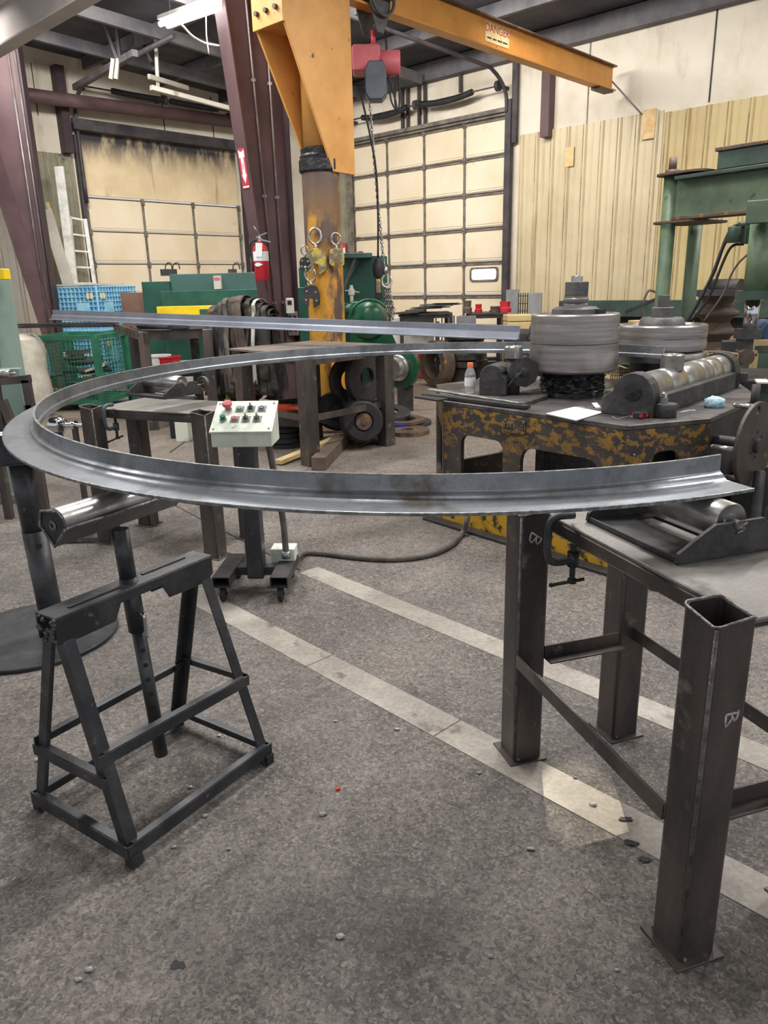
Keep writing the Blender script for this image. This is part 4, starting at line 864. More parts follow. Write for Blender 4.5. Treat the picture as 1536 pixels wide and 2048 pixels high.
# far welding table under the straight bar
LA, LB = P(622, 930), P(773, 890)
Cb, Cd = V((-.74, 8.28, 0)), V((-1.47, 7.45, 0))
ft = simple_table('welding_table', 'big steel table with grey legs in front of the orange crane post', [LA+V((-.08, -.05, 0)), LB+V((.1, -.02, 0)), Cb, Cd], 1.0, m_tabwood, m_leg, .065, .02, (.42,), .09, [LA, LB, Cb.lerp(LA, .2), Cd.lerp(LB, .08)])
# straight bar of the same section, on the back rack and the far table
b0, b1 = PY(108, 634, 9.5), PY(1040, 672, 6.5)
bx = (b1-b0); L = bx.length; fmb = frame(b0, bx, (0, 0, 1))
g = G(); pr = [(0, 0), (0, .115), (.010, .115), (.011, .062), (.03, .05), (.042, .012), (.085, .009), (.085, 0)]
g.sweep([(-a, b-.03) for a, b in pr], [fmb, fmb @ T((L, 0, 0))], smooth=False); one(g, 'straight_steel_section', m_bar, 'long straight steel bar lying across behind the ring', 'steel bar', bev=.001)
# slings rack
rk0, rk1 = PY(428, 625, 9.1), PY(548, 618, 8.9)
zr = 1.20; rk0.z = rk1.z = zr; rd_ = (rk1-rk0).normalized()
t = thing('sling_rack', 'dark steel rack carrying the pile of webbing slings', 'rack', ((rk0+rk1)/2).xy.to_3d())
g = G(); g.bar(rk0-rd_*.1, rk1+rd_*.1, .08, .08); g.obj('cross_bar', m_dark, t)
for q in (rk0, rk1):
    g = G(); g.bar((q.x, q.y, 0), (q.x, q.y, zr-.04), .07, .07); g.obj('post', m_dark, t)
    g = G(); g.bar((q.x-.2, q.y-.3, .04), (q.x+.2, q.y+.3, .04), .08, .08); g.obj('foot', m_dark, t)
m_sl = [M('charcoal_webbing', (58, 56, 56), (92, 86, 78), 7, .5, .66, .85), M('olive_webbing', (106, 98, 80), (74, 68, 58), 7, .45, .6, .85), M('grey_webbing', (118, 113, 106), (84, 80, 76), 7, .45, .6, .85), M('white_webbing', (206, 204, 196), (150, 146, 138), 7, .45, .6, .85), M('brown_webbing', (104, 88, 80), (80, 68, 62), 7, .45, .6, .85), M('orange_webbing', (226, 96, 48), (200, 84, 44), 7, .45, .6, .85), M('lime_webbing', (186, 204, 70), (150, 168, 60), 7, .45, .6, .85)]
nm_ = ['charcoal', 'olive', 'pale grey', 'white', 'brown', 'orange', 'lime yellow']
random.seed(11); order = [0, 4, 0, 1, 0, 2, 0, 0, 1, 4, 0, 0, 0, 0, 1, 0, 0, 4, 2, 0, 0, 0, 0, 4, 1, 0, 2, 0, 0, 6, 5, 0, 0, 4, 1, 0, 2, 0, 4, 0, 1, 0, 0, 3, 0, 0, 1, 4, 0, 2, 0, 4]
side = rd_.cross(V((0, 0, 1))).normalized()
if side.y > 0: side = -side
for i, c in enumerate(order):
    s = (i*.618 % 1)*.98 if c not in (3, 5, 6) else {3: .5+.09*(i % 4), 5: .66, 6: .12}[c]
    lay = .02+.12*(i/len(order)) if c not in (3, 5, 6) else {3: .16, 5: .0, 6: .0}[c]; top = zr+lay+.14*math.sin(PI*min(1, s+.05)); s *= (rk1-rk0).length; bot = random.uniform(.28, .62) if c not in (5, 6) else .22; sp_ = .05+lay*.8
    q = rk0+rd_*s; sway = random.uniform(-.12, .12); w_ = random.uniform(.06, .11) if c not in (3, 6) else .045
    path = []
    for a in range(13):
        an = PI*a/12; path.append(q+side*(sp_*math.cos(an))+V((0, 0, top-zr-.07+.075*math.sin(an)))+rd_*0)
    dn = [q+side*(sp_*1.02)+rd_*(sway*k)+side*(.03*math.sin(k*5+i))+V((0, 0, (top-zr-.07)*(1-k)+(bot-zr)*k)) for k in (1.0, .85, .7, .55, .4, .25, .1)]
    up = [q-side*(sp_*.95)+rd_*(sway*k)+V((0, 0, (top-zr-.07)*(1-k)+(bot-zr+.03)*k)) for k in (.1, .4, .7, 1.0)]
    full = dn+path+up
    full = spline(full+[q-side*sp_*.3+rd_*sway+V((0, 0, bot-zr-.05)), q+side*sp_*.5+rd_*sway+V((0, 0, bot-zr-.06))], 3)
    g = G(); rows = []
    for k, p in enumerate(full):
        tw = .25*math.sin(k*.35+i); d = (rd_*math.cos(tw)+side*math.sin(tw)).normalized(); nrm = side if k < 20 or k > len(full)-20 else V((0, 0, 1))
        rows.append([g.v(p-d*w_/2), g.v(p+d*w_/2), g.v(p+d*w_/2-nrm*.006), g.v(p-d*w_/2-nrm*.006)])
    for k in range(len(rows)-1):
        for j in range(4): g.face([rows[k][j], rows[k][(j+1) % 4], rows[k+1][(j+1) % 4], rows[k+1][j]], True)
    g.face(rows[0][::-1]); g.face(rows[-1])
    one(g, 'lifting_sling', m_sl[c], {5: 'orange webbing sling hanging in the draped pile', 6: 'lime yellow webbing sling at the left of the draped pile'}.get(c, '%s webbing sling draped over the sling rack' % nm_[c]), 'sling', 'webbing slings on the rack')
# back rack table
t0 = PY(297, 682, 8.7); cz = 1.13
bc_ = [V((t0.x-.05, 8.65, 0)), V((t0.x+.66, 8.86, 0)), V((t0.x+.22, 10.0, 0)), V((t0.x-.55, 9.8, 0))]
bt_ = simple_table('rack_table', 'dark steel table with a roller on top behind the ring at left', bc_, cz, m_dark, m_leg, .055, .012, (.5,), .1)
g = G(); a_, b_ = PY(229, 655, 9.6), PY(296, 676, 8.55); g.bar(a_, b_, .03, .1); g.obj('end_channel', m_leg, bt_)
g = G(); 
for k in range(8): c = a_.lerp(b_, .1+.11*k); d = V((-.75, -.66, 0)).normalized(); g.cyl(c+d*.01, c+d*.0175, .012, n=10)
g.obj('bolt_holes', m_vdark, bt_)
q0, q1 = PY(278, 657, 9.1), PY(346, 653, 8.9); g = G(); q0.z = q1.z = cz+.05; g.cyl(q0, q1, .05, n=24); rb = g.obj('table_roller', m_bright); tag(rb, 'shiny roller lying on the back rack table under the straight bar', 'roller')
g = G(); q0, q1 = PY(335, 660, 8.85), PY(360, 655, 8.9); g.box((q1.x, q1.y, cz+.03), (.2, .3, .05), rz=.2); one(g, 'roller_cradle', m_block, 'small dark cradle block on the back rack table beside its roller', 'block')
# long dark flats bridging to the left
for k in range(2):
    g = G(); p, q = PY(42, 662-4*k, 9.9), PY(232, 652-2*k, 9.6); p.z = q.z = 1.15+.03*k; g.bar(p, q, .14, .022); one(g, 'flat_bar', m_dark, ['lower dark flat bar bridging from the green basket to the rack table', 'upper dark flat bar bridging from the green basket to the rack table'][k], 'steel bar')
# glove, lumber and scrap round the far table
sh0 = P(560, 850)
g = G(); a, b = PY(543, 832, 7.6), PY(640, 838, 7.6); g.bar(a, b, .5, .1); g.bar(V((a.x-.05, a.y+.1, 0)), V((a.x-.05, a.y+.1, a.z)), .06, .06); g.bar(V((b.x-.1, b.y+.1, 0)), V((b.x-.1, b.y+.1, b.z)), .06, .06); one(g, 'low_steel_bench', m_dark, 'low dark steel bench left of the far table leg, carrying the orange gloves', 'bench')
gp = PY(568, 813, 7.45); g = G(); random.seed(5); zt = a.z+.05
g.ico((gp.x, gp.y, zt+.05), .07, 2, .12, (1.6, 1, .62))
for k in range(4): g.tubep(spline([(gp.x+.05, gp.y-.03+.03*k, zt+.05), (gp.x+.13, gp.y-.05+.035*k, zt+.05), (gp.x+.18, gp.y-.06+.04*k, zt+.025)], 4), .018, 8)
gl = one(g, 'work_glove', m_orangeg, 'orange work glove lying left of the far table leg', 'glove')
g = G(); g.tubep([(gp.x-.2, gp.y, zt+.05), (gp.x-.1, gp.y, zt+.05)], [.055, .05], 12); g.obj('cuff', m_white, gl)
g = G(); a, b = P(556, 920, .05), P(708, 866, .09); a.z = .03; b.z = .11; g.bar(a, b, .085, .04); one(g, 'lumber_stick', m_wood, 'pale two-by-four leaning across scrap under the far table', 'lumber', bev=.002)
g = G(); a, b = P(637, 928, .06), P(682, 880, .06); g.bar(a, b, .13, .12); one(g, 'timber_block', m_woodd, 'short brown timber block with pale cut end under the far table', 'lumber', bev=.004)
g = G(); d = (a-b).normalized(); 
for i in range(5):
    r0, r1 = .13, .2; c = P(574, 890, 0); g = G(); g.lathe([(r1, .002), (r1, .042), (r1-.015, .05), (r0, .05), (r0, .0), (r1-.01, 0)], T((c.x+random.uniform(-.02, .02), c.y+random.uniform(-.02, .02), .053*i)), 30); one(g, 'steel_ring', m_vdark, ['lowest', 'second', 'third', 'fourth', 'topmost'][i]+' black ring of the stack left of the far table leg', 'ring', 'stack of black rings under the far table')
def disc(px, py, z, r, h, hole, m, label, name='steel_disc', tilt=(0, 0), grp=None):
    c = P(px, py, z); g = G(); mm = MX.Translation(c) @ MX.Rotation(tilt[0], 4, 'X') @ MX.Rotation(tilt[1], 4, 'Y')
    pr = [(hole, 0), (r, 0), (r, h), (hole, h), (hole, 0)] if hole else [(0, 0), (r, 0), (r, h), (0, h)]
    g.lathe(pr, mm, 36); return one(g, name, m, label, 'disc', grp, .002)
disc(815, 866, 0, .24, .045, .07, m_rust, 'pale rusty disc with centre hole flat on the floor right of the far table')
disc(806, 848, 0, .33, .04, .2, m_dark, 'lower of the two broad dark rings on the floor right of the far table', 'steel_ring')
disc(800, 843, .05, .29, .035, .18, m_rust, 'upper of the two broad rings on the floor right of the far table', 'steel_ring')
disc(770, 825, .12, .3, .03, .16, m_dark, 'dark slotted ring plate leaning behind the far table right leg', 'steel_ring', (.15, .1))
disc(765, 838, .05, .3, .03, .0, m_dark, 'dark plate disc under the leaning ring plate')
g = G(); c = P(797, 860); g.lathe([(0, 0), (.06, 0), (.075, .05), (.08, .07), (.06, .07), (.05, .03), (0, .03)], T(c), 24); one(g, 'blue_cup', m_bluegl, 'small bright blue dish on the floor beside the rusty disc', 'dish')
for i, (px, py, r, m, lb) in enumerate(((722, 842, .2, m_vdark, 'black round drum with rusty hub lying under the far table'), (672, 822, .2, m_vdark, 'black drum edge behind the far table brace'))):
    c = PY(px, py, 7.35+.5*i); d = V((.25, -.93, .1)).normalized(); g = G(); fr_ = frame(c, (1, 0, 0), -d)
    g.lathe([(0, -.12), (r-.02, -.12), (r, -.1), (r, .1), (r-.02, .12), (.1, .12), (.09, .1), (0, .1)], frame(c, d.orthogonal(), d), 36); o = one(g, 'steel_drum', m, lb, 'drum')
    if i == 0: g = G(); g.lathe([(0, .1), (.085, .1), (.08, .125), (.03, .125), (.03, .14), (0, .14)], frame(c, d.orthogonal(), d), 24); g.obj('rusty_hub', m_rust, o)
for i, (px, Y, r, lb) in enumerate(((692, 7.75, .22, 'dark flat wheel ring standing behind the far table left of the post gusset'), (730, 7.75, .27, 'thin dark wheel disc standing upright under the far table top'))):
    c = PY(px, 760-6*i, Y); d = V((.75, -.66, 0)).normalized(); g = G(); g.lathe([(.1, -.03), (r, -.03), (r, .03), (.1, .03), (.1, -.03)], frame(c, (0, 0, 1), d), 40); o = one(g, 'wheel_ring', m_dark, lb, 'wheel')
    g = G(); g.bar((c.x, c.y, 0), (c.x, c.y, max(.06, c.z-r+.02)), .08, .08); g.obj('stand_block', m_dark, o)
random.seed(21)
for i in range(9):
    px, py = 690+8*i, 884+random.uniform(-8, 10); c = P(px, py); g = G(); g.box((c.x, c.y, .012+.012*(i % 3)), (random.uniform(.12, .4), random.uniform(.08, .16), .016), rz=random.uniform(0, 3)); one(g, 'scrap_plate', m_dark, 'dark scrap plate in the pile beside the far table right leg', 'scrap', 'scrap plates by the far table')
g = G(); g.bar(P(632, 838, .28), P(755, 872, .05), .05, .05); one(g, 'angle_bar', m_dark, 'dark bar slanting to the floor behind the far table front legs', 'steel bar')
g = G(); q = P(882, 855, .02); g.cyl(q+V((-.04, -.02, 0)), q+V((.04, .03, .0)), .02, n=12); one(g, 'pipe_offcut', m_white, 'small white pipe offcut on the floor left of the machine', 'offcut')
# mint green machine at the left edge
Ym = 5.6
mt = thing('mint_machine_frame', 'pale mint green machine column at the left edge of the photo', 'machine', PY(0, 800, Ym).xy.to_3d())
def vbox(px0, px1, y0, y1, Y, dep, m, nm, par, rz=0.0):
    a = PY((px0+px1)/2, y1, Y); z1 = ZA((px0+px1)/2, y0, Y); k = 1500/(Y*.957+.25); w = (px1-px0)/k
    g = G(); g.box((a.x, a.y+dep/2, (max(a.z, 0)+z1)/2), (w, dep, z1-max(a.z, 0)), rz=rz); return g.obj(nm, m, par, .004)
vbox(-70, 40, 556, 940, Ym, .35, m_mint, 'column', mt); vbox(-120, 80, 738, 985, Ym-.02, .06, m_mint, 'lower_plate', mt); vbox(-60, 8, 538, 560, Ym+.02, .1, m_yellow, 'yellow_cap', mt)
g = G(); g.bar(PY(-60, 760, Ym+.3), PY(20, 690, Ym+.3), .3, .03); g.obj('gusset', m_mint, mt)
lt = thing('tube_frame_stand', 'small dark tube frame stand with a roller at the far left edge', 'stand', PY(20, 870, 5.2).xy.to_3d())
for a, b in (((-20, 765), (60, 757)), ((52, 760), (66, 838)), ((-10, 765), (10, 900)), ((5, 800), (40, 890))):
    g = G(); g.bar(PY(*a, 5.2), PY(*b, 5.2), .05, .05); g.obj('frame_tube', m_leg, lt)
for px in (-15, 62):
    g = G(); q = PY(px, 838, 5.2); g.bar((q.x, q.y, 0), (q.x, q.y, q.z+.1), .05, .05); g.obj('leg', m_leg, lt)
g = G(); g.cyl(PY(-30, 748, 5.25), PY(22, 748, 5.2), .03, n=16); g.cyl(PY(22, 748, 5.2), PY(32, 746, 5.2), .008, n=10); g.obj('small_roller', m_bright, lt)
# hydraulic fitting inside the ring at left
hv = thing('shiny_roller_head', 'small bright roller hub with a threaded stem seen inside the left of the ring', 'roller', PY(120, 852, 4.9).xy.to_3d())
c = PY(118, 850, 4.75); d = V((.93, -.2, 0)).normalized(); g = G(); g.lathe([(0, -.05), (.05, -.05), (.06, -.03), (.06, .02), (.045, .035), (.02, .04), (.02, .1), (.03, .1), (.03, .12), (.014, .12), (.014, .19), (0, .19)], frame(c, (0, 0, 1), d), 26); g.obj('hub', m_chrome, hv)
g = G(); g.bar(c+d*.11, V((c.x+d.x*.11, c.y+d.y*.11, 0)), .03, .03); g.bar(V((c.x+.1, c.y-.15, .02)), V((c.x+.1, c.y+.15, .02)), .3, .03); g.obj('stem', m_leg, hv)
# ================================================================ CRANE, COLUMNS, BACKGROUND
# ---- jib crane
dq = V((.69, .725, 0)).normalized(); qq = V((dq.y, -dq.x, 0)); Yp = 8.55
pc = PY(653, 620, Yp); pc.z = 0
jc = thing('jib_crane', 'orange floor mounted jib crane with scraped pipe post and long beam', 'crane', pc)
g = G(); g.lathe([(0, 0), (.198, 0), (.198, 2.75), (0, 2.75)], T(pc), 40); g.obj('post', m_post, jc, label='scraped orange pipe post')
for k in range(4):
    a = k*PI/2+.25; g = G(); x = V((math.cos(a), math.sin(a), 0)); fm2 = frame(pc, x, (0, 0, 1)); g.prism([(.18, .0), (.36, .0), (.36, .05), (.235, .8), (.18, .8)], .025, fm2 @ MX(((1, 0, 0, 0), (0, 0, 1, -.0125), (0, 1, 0, 0), (0, 0, 0, 1)))); g.obj('gusset', m_orange2, jc)
g = G(); g.lathe([(.0, .03), (.38, .03), (.38, 0), (0, 0)], T(pc), 40); g.obj('base_plate', m_rust, jc)
z0 = ZA(648, 335, Yp)
g = G(); g.lathe([(0, 2.7), (.202, 2.7), (.203, z0-.06), (.196, z0-.05), (0, z0-.05)], T(pc), 40); g.obj('polished_band', m_bright, jc)
g = G(); g.lathe([(0, z0-.06), (.205, z0-.06), (.222, z0-.04), (.222, z0+.06), (.205, z0+.07), (.21, z0+.1), (.195, z0+.12), (.2, z0+.17), (.16, z0+.19), (0, z0+.19)], T(pc), 40); g.obj('bearing_collar', m_grease, jc)
g = G(); g.cyl(pc+V((0, 0, z0+.15)), pc+V((0, 0, 4.95)), .165, n=32); g.obj('pivot_pipe', m_orange, jc)
zb0, zb1 = 4.36, 4.69
zz = lambda y: ZA(660, y, Yp-.1)
pl = [(-.545, 5.1), (-.565, zz(75)), (-.02, zz(345)), (.295, zz(347)), (.295, zz(18)), (.27, 5.1)]
for s, nm in ((1, 'near_side_plate'), (-1, 'far_side_plate')):
    mm = MX.Identity(4)
    for j in range(3): mm[j][0] = dq[j]; mm[j][1] = (0, 0, 1)[j]; mm[j][2] = qq[j]; mm[j][3] = (pc+qq*(.207*s))[j]
    pp = pl if s > 0 else [(-.545, 5.1), (-.565, zz(70)), (-.05, zz(300)), (.295, zz(320)), (.295, zz(10)), (.27, 5.1)]
    g = G(); g.prism(pp, .028, mm, -.014); g.obj('side_plate', m_orange, jc, .003)
g = G(); ec = pc-dq*.58; g.box(None, (.03, .455, .8), M=frame(ec+V((0, 0, zz(65)+.37)), dq, (0, 0, 1))); ep = g.obj('end_plate', m_orange, jc, .003)
g = G(); g.box(None, (.33, .39, .03), M=frame(pc-dq*.39+V((0, 0, zz(62)-.0)), dq, (0, 0, 1))); g.obj('lower_stiffener', m_orange, jc)
for a in (-.14, 0, .14):
    for b in (.1, .32):
        g = G(); q = ec-dq*.015+qq*a+V((0, 0, zz(65)+b)); g.cyl(q, q-dq*.03, .024, n=6); g.obj('bolt', m_rust, ep)
bs, be = pc+dq*.1, pc+dq*6.2
g = G(); g.bar(bs+V((0, 0, (zb0+zb1)/2)), be+V((0, 0, (zb0+zb1)/2)), .014, zb1-zb0); wb = g.obj('beam_web', m_orange2, jc)
for z in (zb0, zb1): g = G(); g.bar(bs+V((0, 0, z)), be+V((0, 0, z)), .16, .02); g.obj('beam_flange', m_rust if z == zb1 else m_orange2, jc)
g = G(); q = be-dq*.5+V((0, 0, zb0-.03)); g.bar(q, q+dq*.42, .16, .03); g.obj('beam_stop', m_rust, jc)
# sign on the beam web
sc = pc+dq*3.12+qq*.0085+V((0, 0, 4.55)); sm = MX.Identity(4)
for j in range(3): sm[j][0] = dq[j]; sm[j][1] = (0, 0, 1)[j]; sm[j][2] = qq[j]; sm[j][3] = sc[j]
g = G(sm); g.prism([(-.26, -.115), (.26, -.115), (.26, .1), (-.26, .1)], .003); sg = g.obj('danger_sign', M('yellowed_sign', (240, 222, 176), (228, 206, 150), 6, .4, .6, .6), jc)
text('red_lettering', 'DANGER', .13, sm @ T((.0, .04, .0035)), m_redsign, sg, .001)
g = G(sm)
for a, b in ((-.22, -.13), (-.1, -.02), (.0, .1), (.12, .22)): g.prism([(a, -.075), (b, -.075), (b, -.06), (a, -.06)], .002, None, .003)
g.obj('small_print', m_dark, sg)
g = G(); g.tubep([be+V((0, 0, 4.5)), rm(9.0, .06, 4.0)], .012, 8); one(g, 'tie_rod', m_conduit, 'thin rod from the crane beam tip to the siding', 'rod')
# hoist with trolley
hp = pc+dq*.85+V((0, 0, 0)); ht = thing('chain_hoist', 'faded red electric chain hoist with grey cover hanging from the jib beam', 'hoist', (hp.x, hp.y, zb0))
for s in (-1, 1):
    g = G(); q = hp+qq*(.1*s); mm = MX.Identity(4)
    for j in range(3): mm[j][0] = dq[j]; mm[j][1] = (0, 0, 1)[j]; mm[j][2] = qq[j]; mm[j][3] = q[j]
    g.prism([(-.17, zb0+.16), (.17, zb0+.16), (.15, zb0-.02), (.05, zb0-.24), (-.05, zb0-.24), (-.15, zb0-.02)], .014, mm); g.obj('trolley_plate', m_cast, ht)
    for a in (-.09, .09):
        g = G(); g.lathe([(0, -.03), (.07, -.03), (.075, .0), (.055, .01), (.055, .04), (0, .04)], frame(q+dq*a+V((0, 0, zb0+.075))-qq*(.045*s), dq, qq*s), 20); g.obj('trolley_wheel', m_dark, ht)
g = G(); q = hp+qq*.16+V((0, 0, zb0+.08)); rr = [q+dq*(.17*math.cos(a))+V((0, 0, .17*math.sin(a))) for a in [2*PI*k/28 for k in range(28)]]; g.tubep(rr, .017, 8, closed=True); g.bar(q-dq*.16, q+dq*.16, .02, .02); g.obj('hand_chain_wheel', m_cast, ht)
zt_ = zb0-.2; g = G(); g.cyl(hp+V((0, 0, zt_)), hp+V((0, 0, zt_-.16)), .025, n=12); g.obj('suspension_hook', m_redsign, ht)
hz = ZA(740, 118, 9.1)
g = G(); bxm = frame(hp+V((0, 0, hz)), (1, 0, 0), (0, 0, 1)); g.box(None, (.3, .26, .26), M=bxm @ T((-.08, 0, -.0))); g.obj('gear_housing', m_pink, ht, .02)
g = G(); g.cyl(bxm @ V((.05, 0, -.03)), bxm @ V((.285, 0, -.03)), .125, n=30); g.obj('motor', m_pink, ht, .01)
g = G(); g.prism([(-.12, -.02), (-.08, .08), (.08, .08), (.11, -.02), (.11, -.24), (.06, -.29), (-.08, -.29), (-.12, -.22)], .2, bxm @ T((.02, -.16, -.13)) @ MX(((1, 0, 0, 0), (0, 0, 1, -.06), (0, 1, 0, 0), (0, 0, 0, 1)))); g.obj('chain_cover', m_hgrey, ht, .012)
def chain(g, pts, pitch, r):
    pts = [V(p) for p in pts]; d = 0; i = 0; cur = pts[0]; acc = []
    for j in range(len(pts)-1):
        a, b = pts[j], pts[j+1]; L_ = (b-a).length; t_ = (b-a)/L_
        while d < L_: acc.append((a+t_*d, t_)); d += pitch
        d -= L_
    for k, (c, t_) in enumerate(acc):
        s = t_.orthogonal().normalized(); s = MX.Rotation(k*PI/2+.5, 3, t_) @ s; h = pitch*.62; w = pitch*.36
        g.tubep([c+t_*h+s*0, c+t_*h*.7+s*w, c-t_*h*.7+s*w, c-t_*h, c-t_*h*.7-s*w, c+t_*h*.7-s*w], r, 5, closed=True)
c0_ = PY(738, 190, 9.0); c1_ = PY(769, 540, 8.95)
g = G(); chain(g, [c0_, PY(747, 300, 8.98), PY(758, 430, 8.96), c1_], .034, .006); g.obj('load_chain', m_chain, ht)
g = G(); g.lathe([(0, .05), (.02, .05), (.035, .02), (.03, -.02), (.018, -.035), (0, -.035)], T(PY(771, 543, 8.95)), 16); hb_ = g.obj('hook_block', m_chain, ht)
hk = PY(773, 560, 8.95); g = G(); g.tubep(spline([hk+V((-.01, 0, .07)), hk+V((-.055, 0, .01)), hk+V((-.04, 0, -.06)), hk+V((.02, 0, -.07)), hk+V((.06, 0, -.02)), hk+V((.045, 0, .045))], 5), [.014]*25+[.008], 10); g.obj('hook', M('pale_hook', (210, 206, 198), rough=.4, metal=.3), hb_)
g = G(); random.seed(4)
for k in range(5):
    x = -.03+.022*k; chain(g, [hk+V((x*.4, 0, -.06)), hk+V((x*.7, -.02*(k % 2), -.16)), hk+V((x*1.0+.03, .02*(k % 2), -.44+.05*(k % 3)))], .034, .007)
cs_ = g.obj('chain_sling', m_chain); tag(cs_, 'bundled chain sling hanging from the hoist hook', 'chain')
g = G(); g.tubep(spline([PY(722, 190, 8.95), PY(738, 260, 8.92), PY(752, 340, 8.9), PY(756, 430, 8.9), PY(756, 515, 8.9)], 5), .011, 8); g.obj('pendant_cord', m_vdark, ht)
g = G(); p_ = PY(756, 535, 8.9); g.lathe([(0, .1), (.03, .1), (.06, .03), (.065, -.03), (.05, -.1), (.02, -.11), (0, -.11)], T(p_), 18); g.box((p_.x+.0, p_.y-.0, p_.z-.23), (.075, .06, .22)); g.obj('pendant_control', m_vdark, ht, .004)
g = G(); g.box((p_.x, p_.y-.035, p_.z-.2), (.05, .012, .15)); g.obj('pendant_face', m_ratchet, ht)
g = G()
for off, dx in ((0, 0), (.05, .03)):
    g.tubep(spline([hp+V((.26, 0, hz-.05)), PY(790+dx*300, 200, 9.1), PY(795, 222, 9.1), PY(782+dx*300, 200, 9.1), PY(778, 150, 9.15), PY(770, 60, 9.3)], 5), .01, 8)
g.obj('festoon_cable', m_vdark, ht)
# lifting clamps hung on the post
def lclamp(px, py, m, lb, k=1.0, ringr=.05):
    c = PY(px, py, Yp-.23); t = thing('plate_lifting_clamp', lb, 'lifting clamp', c); d = V((-.05, -1, 0)).normalized(); fr_ = frame(c, (1, 0, 0), -d)
    fr_ = frame(c, (1, 0, 0), d)
    g = G(); a = [c+V((.05*k*math.cos(q), -.0, .14*k+.062*k*math.sin(q))) for q in [2*PI*i/20 for i in range(20)]]; g.tubep(a, .012*k, 8, closed=True); g.obj('shackle_eye', m_chain, t)
    g = G(); g.tubep([c+V((0, 0, .085*k)), c+V((.005, 0, .02))], .013*k, 8); g.obj('link', m_chain, t)
    mm = MX(((1, 0, 0, c.x), (0, 0, 1, c.y-.02), (0, 1, 0, c.z), (0, 0, 0, 1)))
    g = G(); g.prism([(q[0]*k, q[1]*k) for q in [(-.06, .03), (0, .05), (.06, .03), (.085, -.04), (.08, -.13), (.02, -.17), (.015, -.08), (-.02, -.08), (-.03, -.16), (-.08, -.12), (-.085, -.03)]], .04, mm); b = g.obj('clamp_body', m, t, .004)
    g = G(); 
    for q in ((-.04, -.01), (.045, -.02), (.05, -.1), (-.05, -.09)): g.cyl(mm @ V((q[0]*k, q[1]*k, -.006)), mm @ V((q[0]*k, q[1]*k, .0)), .011, n=10)
    g.obj('pivot_bolts', m_chain, b)
    return t
lclamp(632, 508, m_ratchet, 'larger worn yellow and grey plate clamp hung on the crane post', 1.25)
lclamp(673, 505, m_ratchet, 'yellow plate clamp at the right side of the crane post', .95)
lclamp(622, 580, m_dark, 'dark plate clamp hanging lowest on the left of the crane post', 1.1)
lclamp(610, 520, m_vdark, 'thin black plate clamp at the far left of the crane post', .7)
# ---- main tapered column
cR = PY(586, 600, 9.75); cR.z = 0
col = thing('steel_column', 'maroon tapered steel column behind the crane, carrying the fire extinguisher', 'column', cR)
w0, w1, zt = .30, .92, 5.75
def colpt(s, z, q=0.0): return cR+D2*s+D1*q+V((0, 0, z))
g = G(); A_l = [colpt(0, 0, -.006), colpt(w0, 0, -.006), colpt(w1, zt, -.006), colpt(0, zt, -.006)]; g.hexa(A_l, [p+D1*.012 for p in A_l]); g.obj('web', m_maroon, col)
g = G(); a, b = colpt(0, 0), colpt(0, zt); g.bar(a, b, .015, .2, D1); g.obj('flange', m_maroond, col)
g = G(); a, b = colpt(w0, 0), colpt(w1, zt); g.bar(a, b, .2, .015, D2); g.obj('flange', m_maroon, col)
for s0, s1, ztp, lb in ((.3, .5, 5.7, 'left of two thin conduits running up the maroon column'), (.17, .2, 5.7, 'right of two thin conduits running up the maroon column')):
    g = G(); g.tubep([colpt(s0, .9, .03), colpt(s1, ztp, .03)], .012, 8)
    for k in range(4): q = colpt(s0+(s1-s0)*(.1+.25*k), .9+(ztp-.9)*(.1+.25*k), .03); g.box(q, (.05, .02, .03))
    one(g, 'conduit', m_conduit, lb, 'conduit')
g = G(); g.tubep([rm(.3, 2.6, .3), rm(.3, 2.6, 5.2)], .014, 8)
ob = colpt(.05, 1.2, .04); t = thing('outlet_box', 'grey outlet box low on the maroon column', 'outlet', ob)
for k in (0, 1):
    g = G(); g.box(ob+V((0, -.02, -.16*k)), (.13, .07, .13)); b = g.obj('box', m_conduit, t, .005)
    g = G()
    for a in (-.03, .03): g.cyl(ob+V((a, -.057, -.16*k)), ob+V((a, -.054, -.16*k)), .02, n=12)
    g.obj('socket', m_vdark, b)
g = G(); q = PY(580, 612, 9.55); g.box(q, (.1, .05, .19), rz=.1); o = one(g, 'thermostat', m_ivory, 'small ivory device above the outlet box on the column', 'device', None, .012)
g = G(); g.box(q+V((0, -.028, .04)), (.05, .006, .05), rz=.1); g.obj('dial', m_vdark, o)
# fire extinguisher
fx = PY(524, 545, 9.2); fz0 = ZA(524, 561, 9.2); fx = V((fx.x, fx.y, fz0)); t = thing('fire_extinguisher', 'red fire extinguisher with white tag hung on the maroon column', 'fire extinguisher', fx)
g = G(); g.lathe([(0, 0), (.082, 0), (.088, .01), (.088, .33), (.08, .365), (.05, .40), (.03, .415), (.03, .43), (0, .43)], T(fx), 32); g.obj('cylinder', m_red, t)
g = G(); g.lathe([(.089, .215), (.0895, .22), (.0895, .315), (.089, .32)], T(fx), 32, PI*.95, PI*2.05); g.obj('label_band', m_paper, t)
g = G(); g.box(fx+V((-.005, -.094, .335)), (.075, .004, .15), ry=.08); g.obj('inspection_tag', m_paper, t)
g = G(); mm = MX(((1, 0, 0, fx.x-.02), (0, 0, 1, fx.y-.0905), (0, 1, 0, fx.z+.175), (0, 0, 0, 1))); g.prism([(-.045, .0), (-.03, .018), (.0, .022), (.05, .0), (0, -.022), (-.03, -.018)], .004, mm, -.002); g.obj('oval_sticker', m_paper, t)
g = G(); g.lathe([(.03, .43), (.03, .47), (.022, .48), (0, .48)], T(fx), 16); v_ = g.obj('valve', m_chain, t)
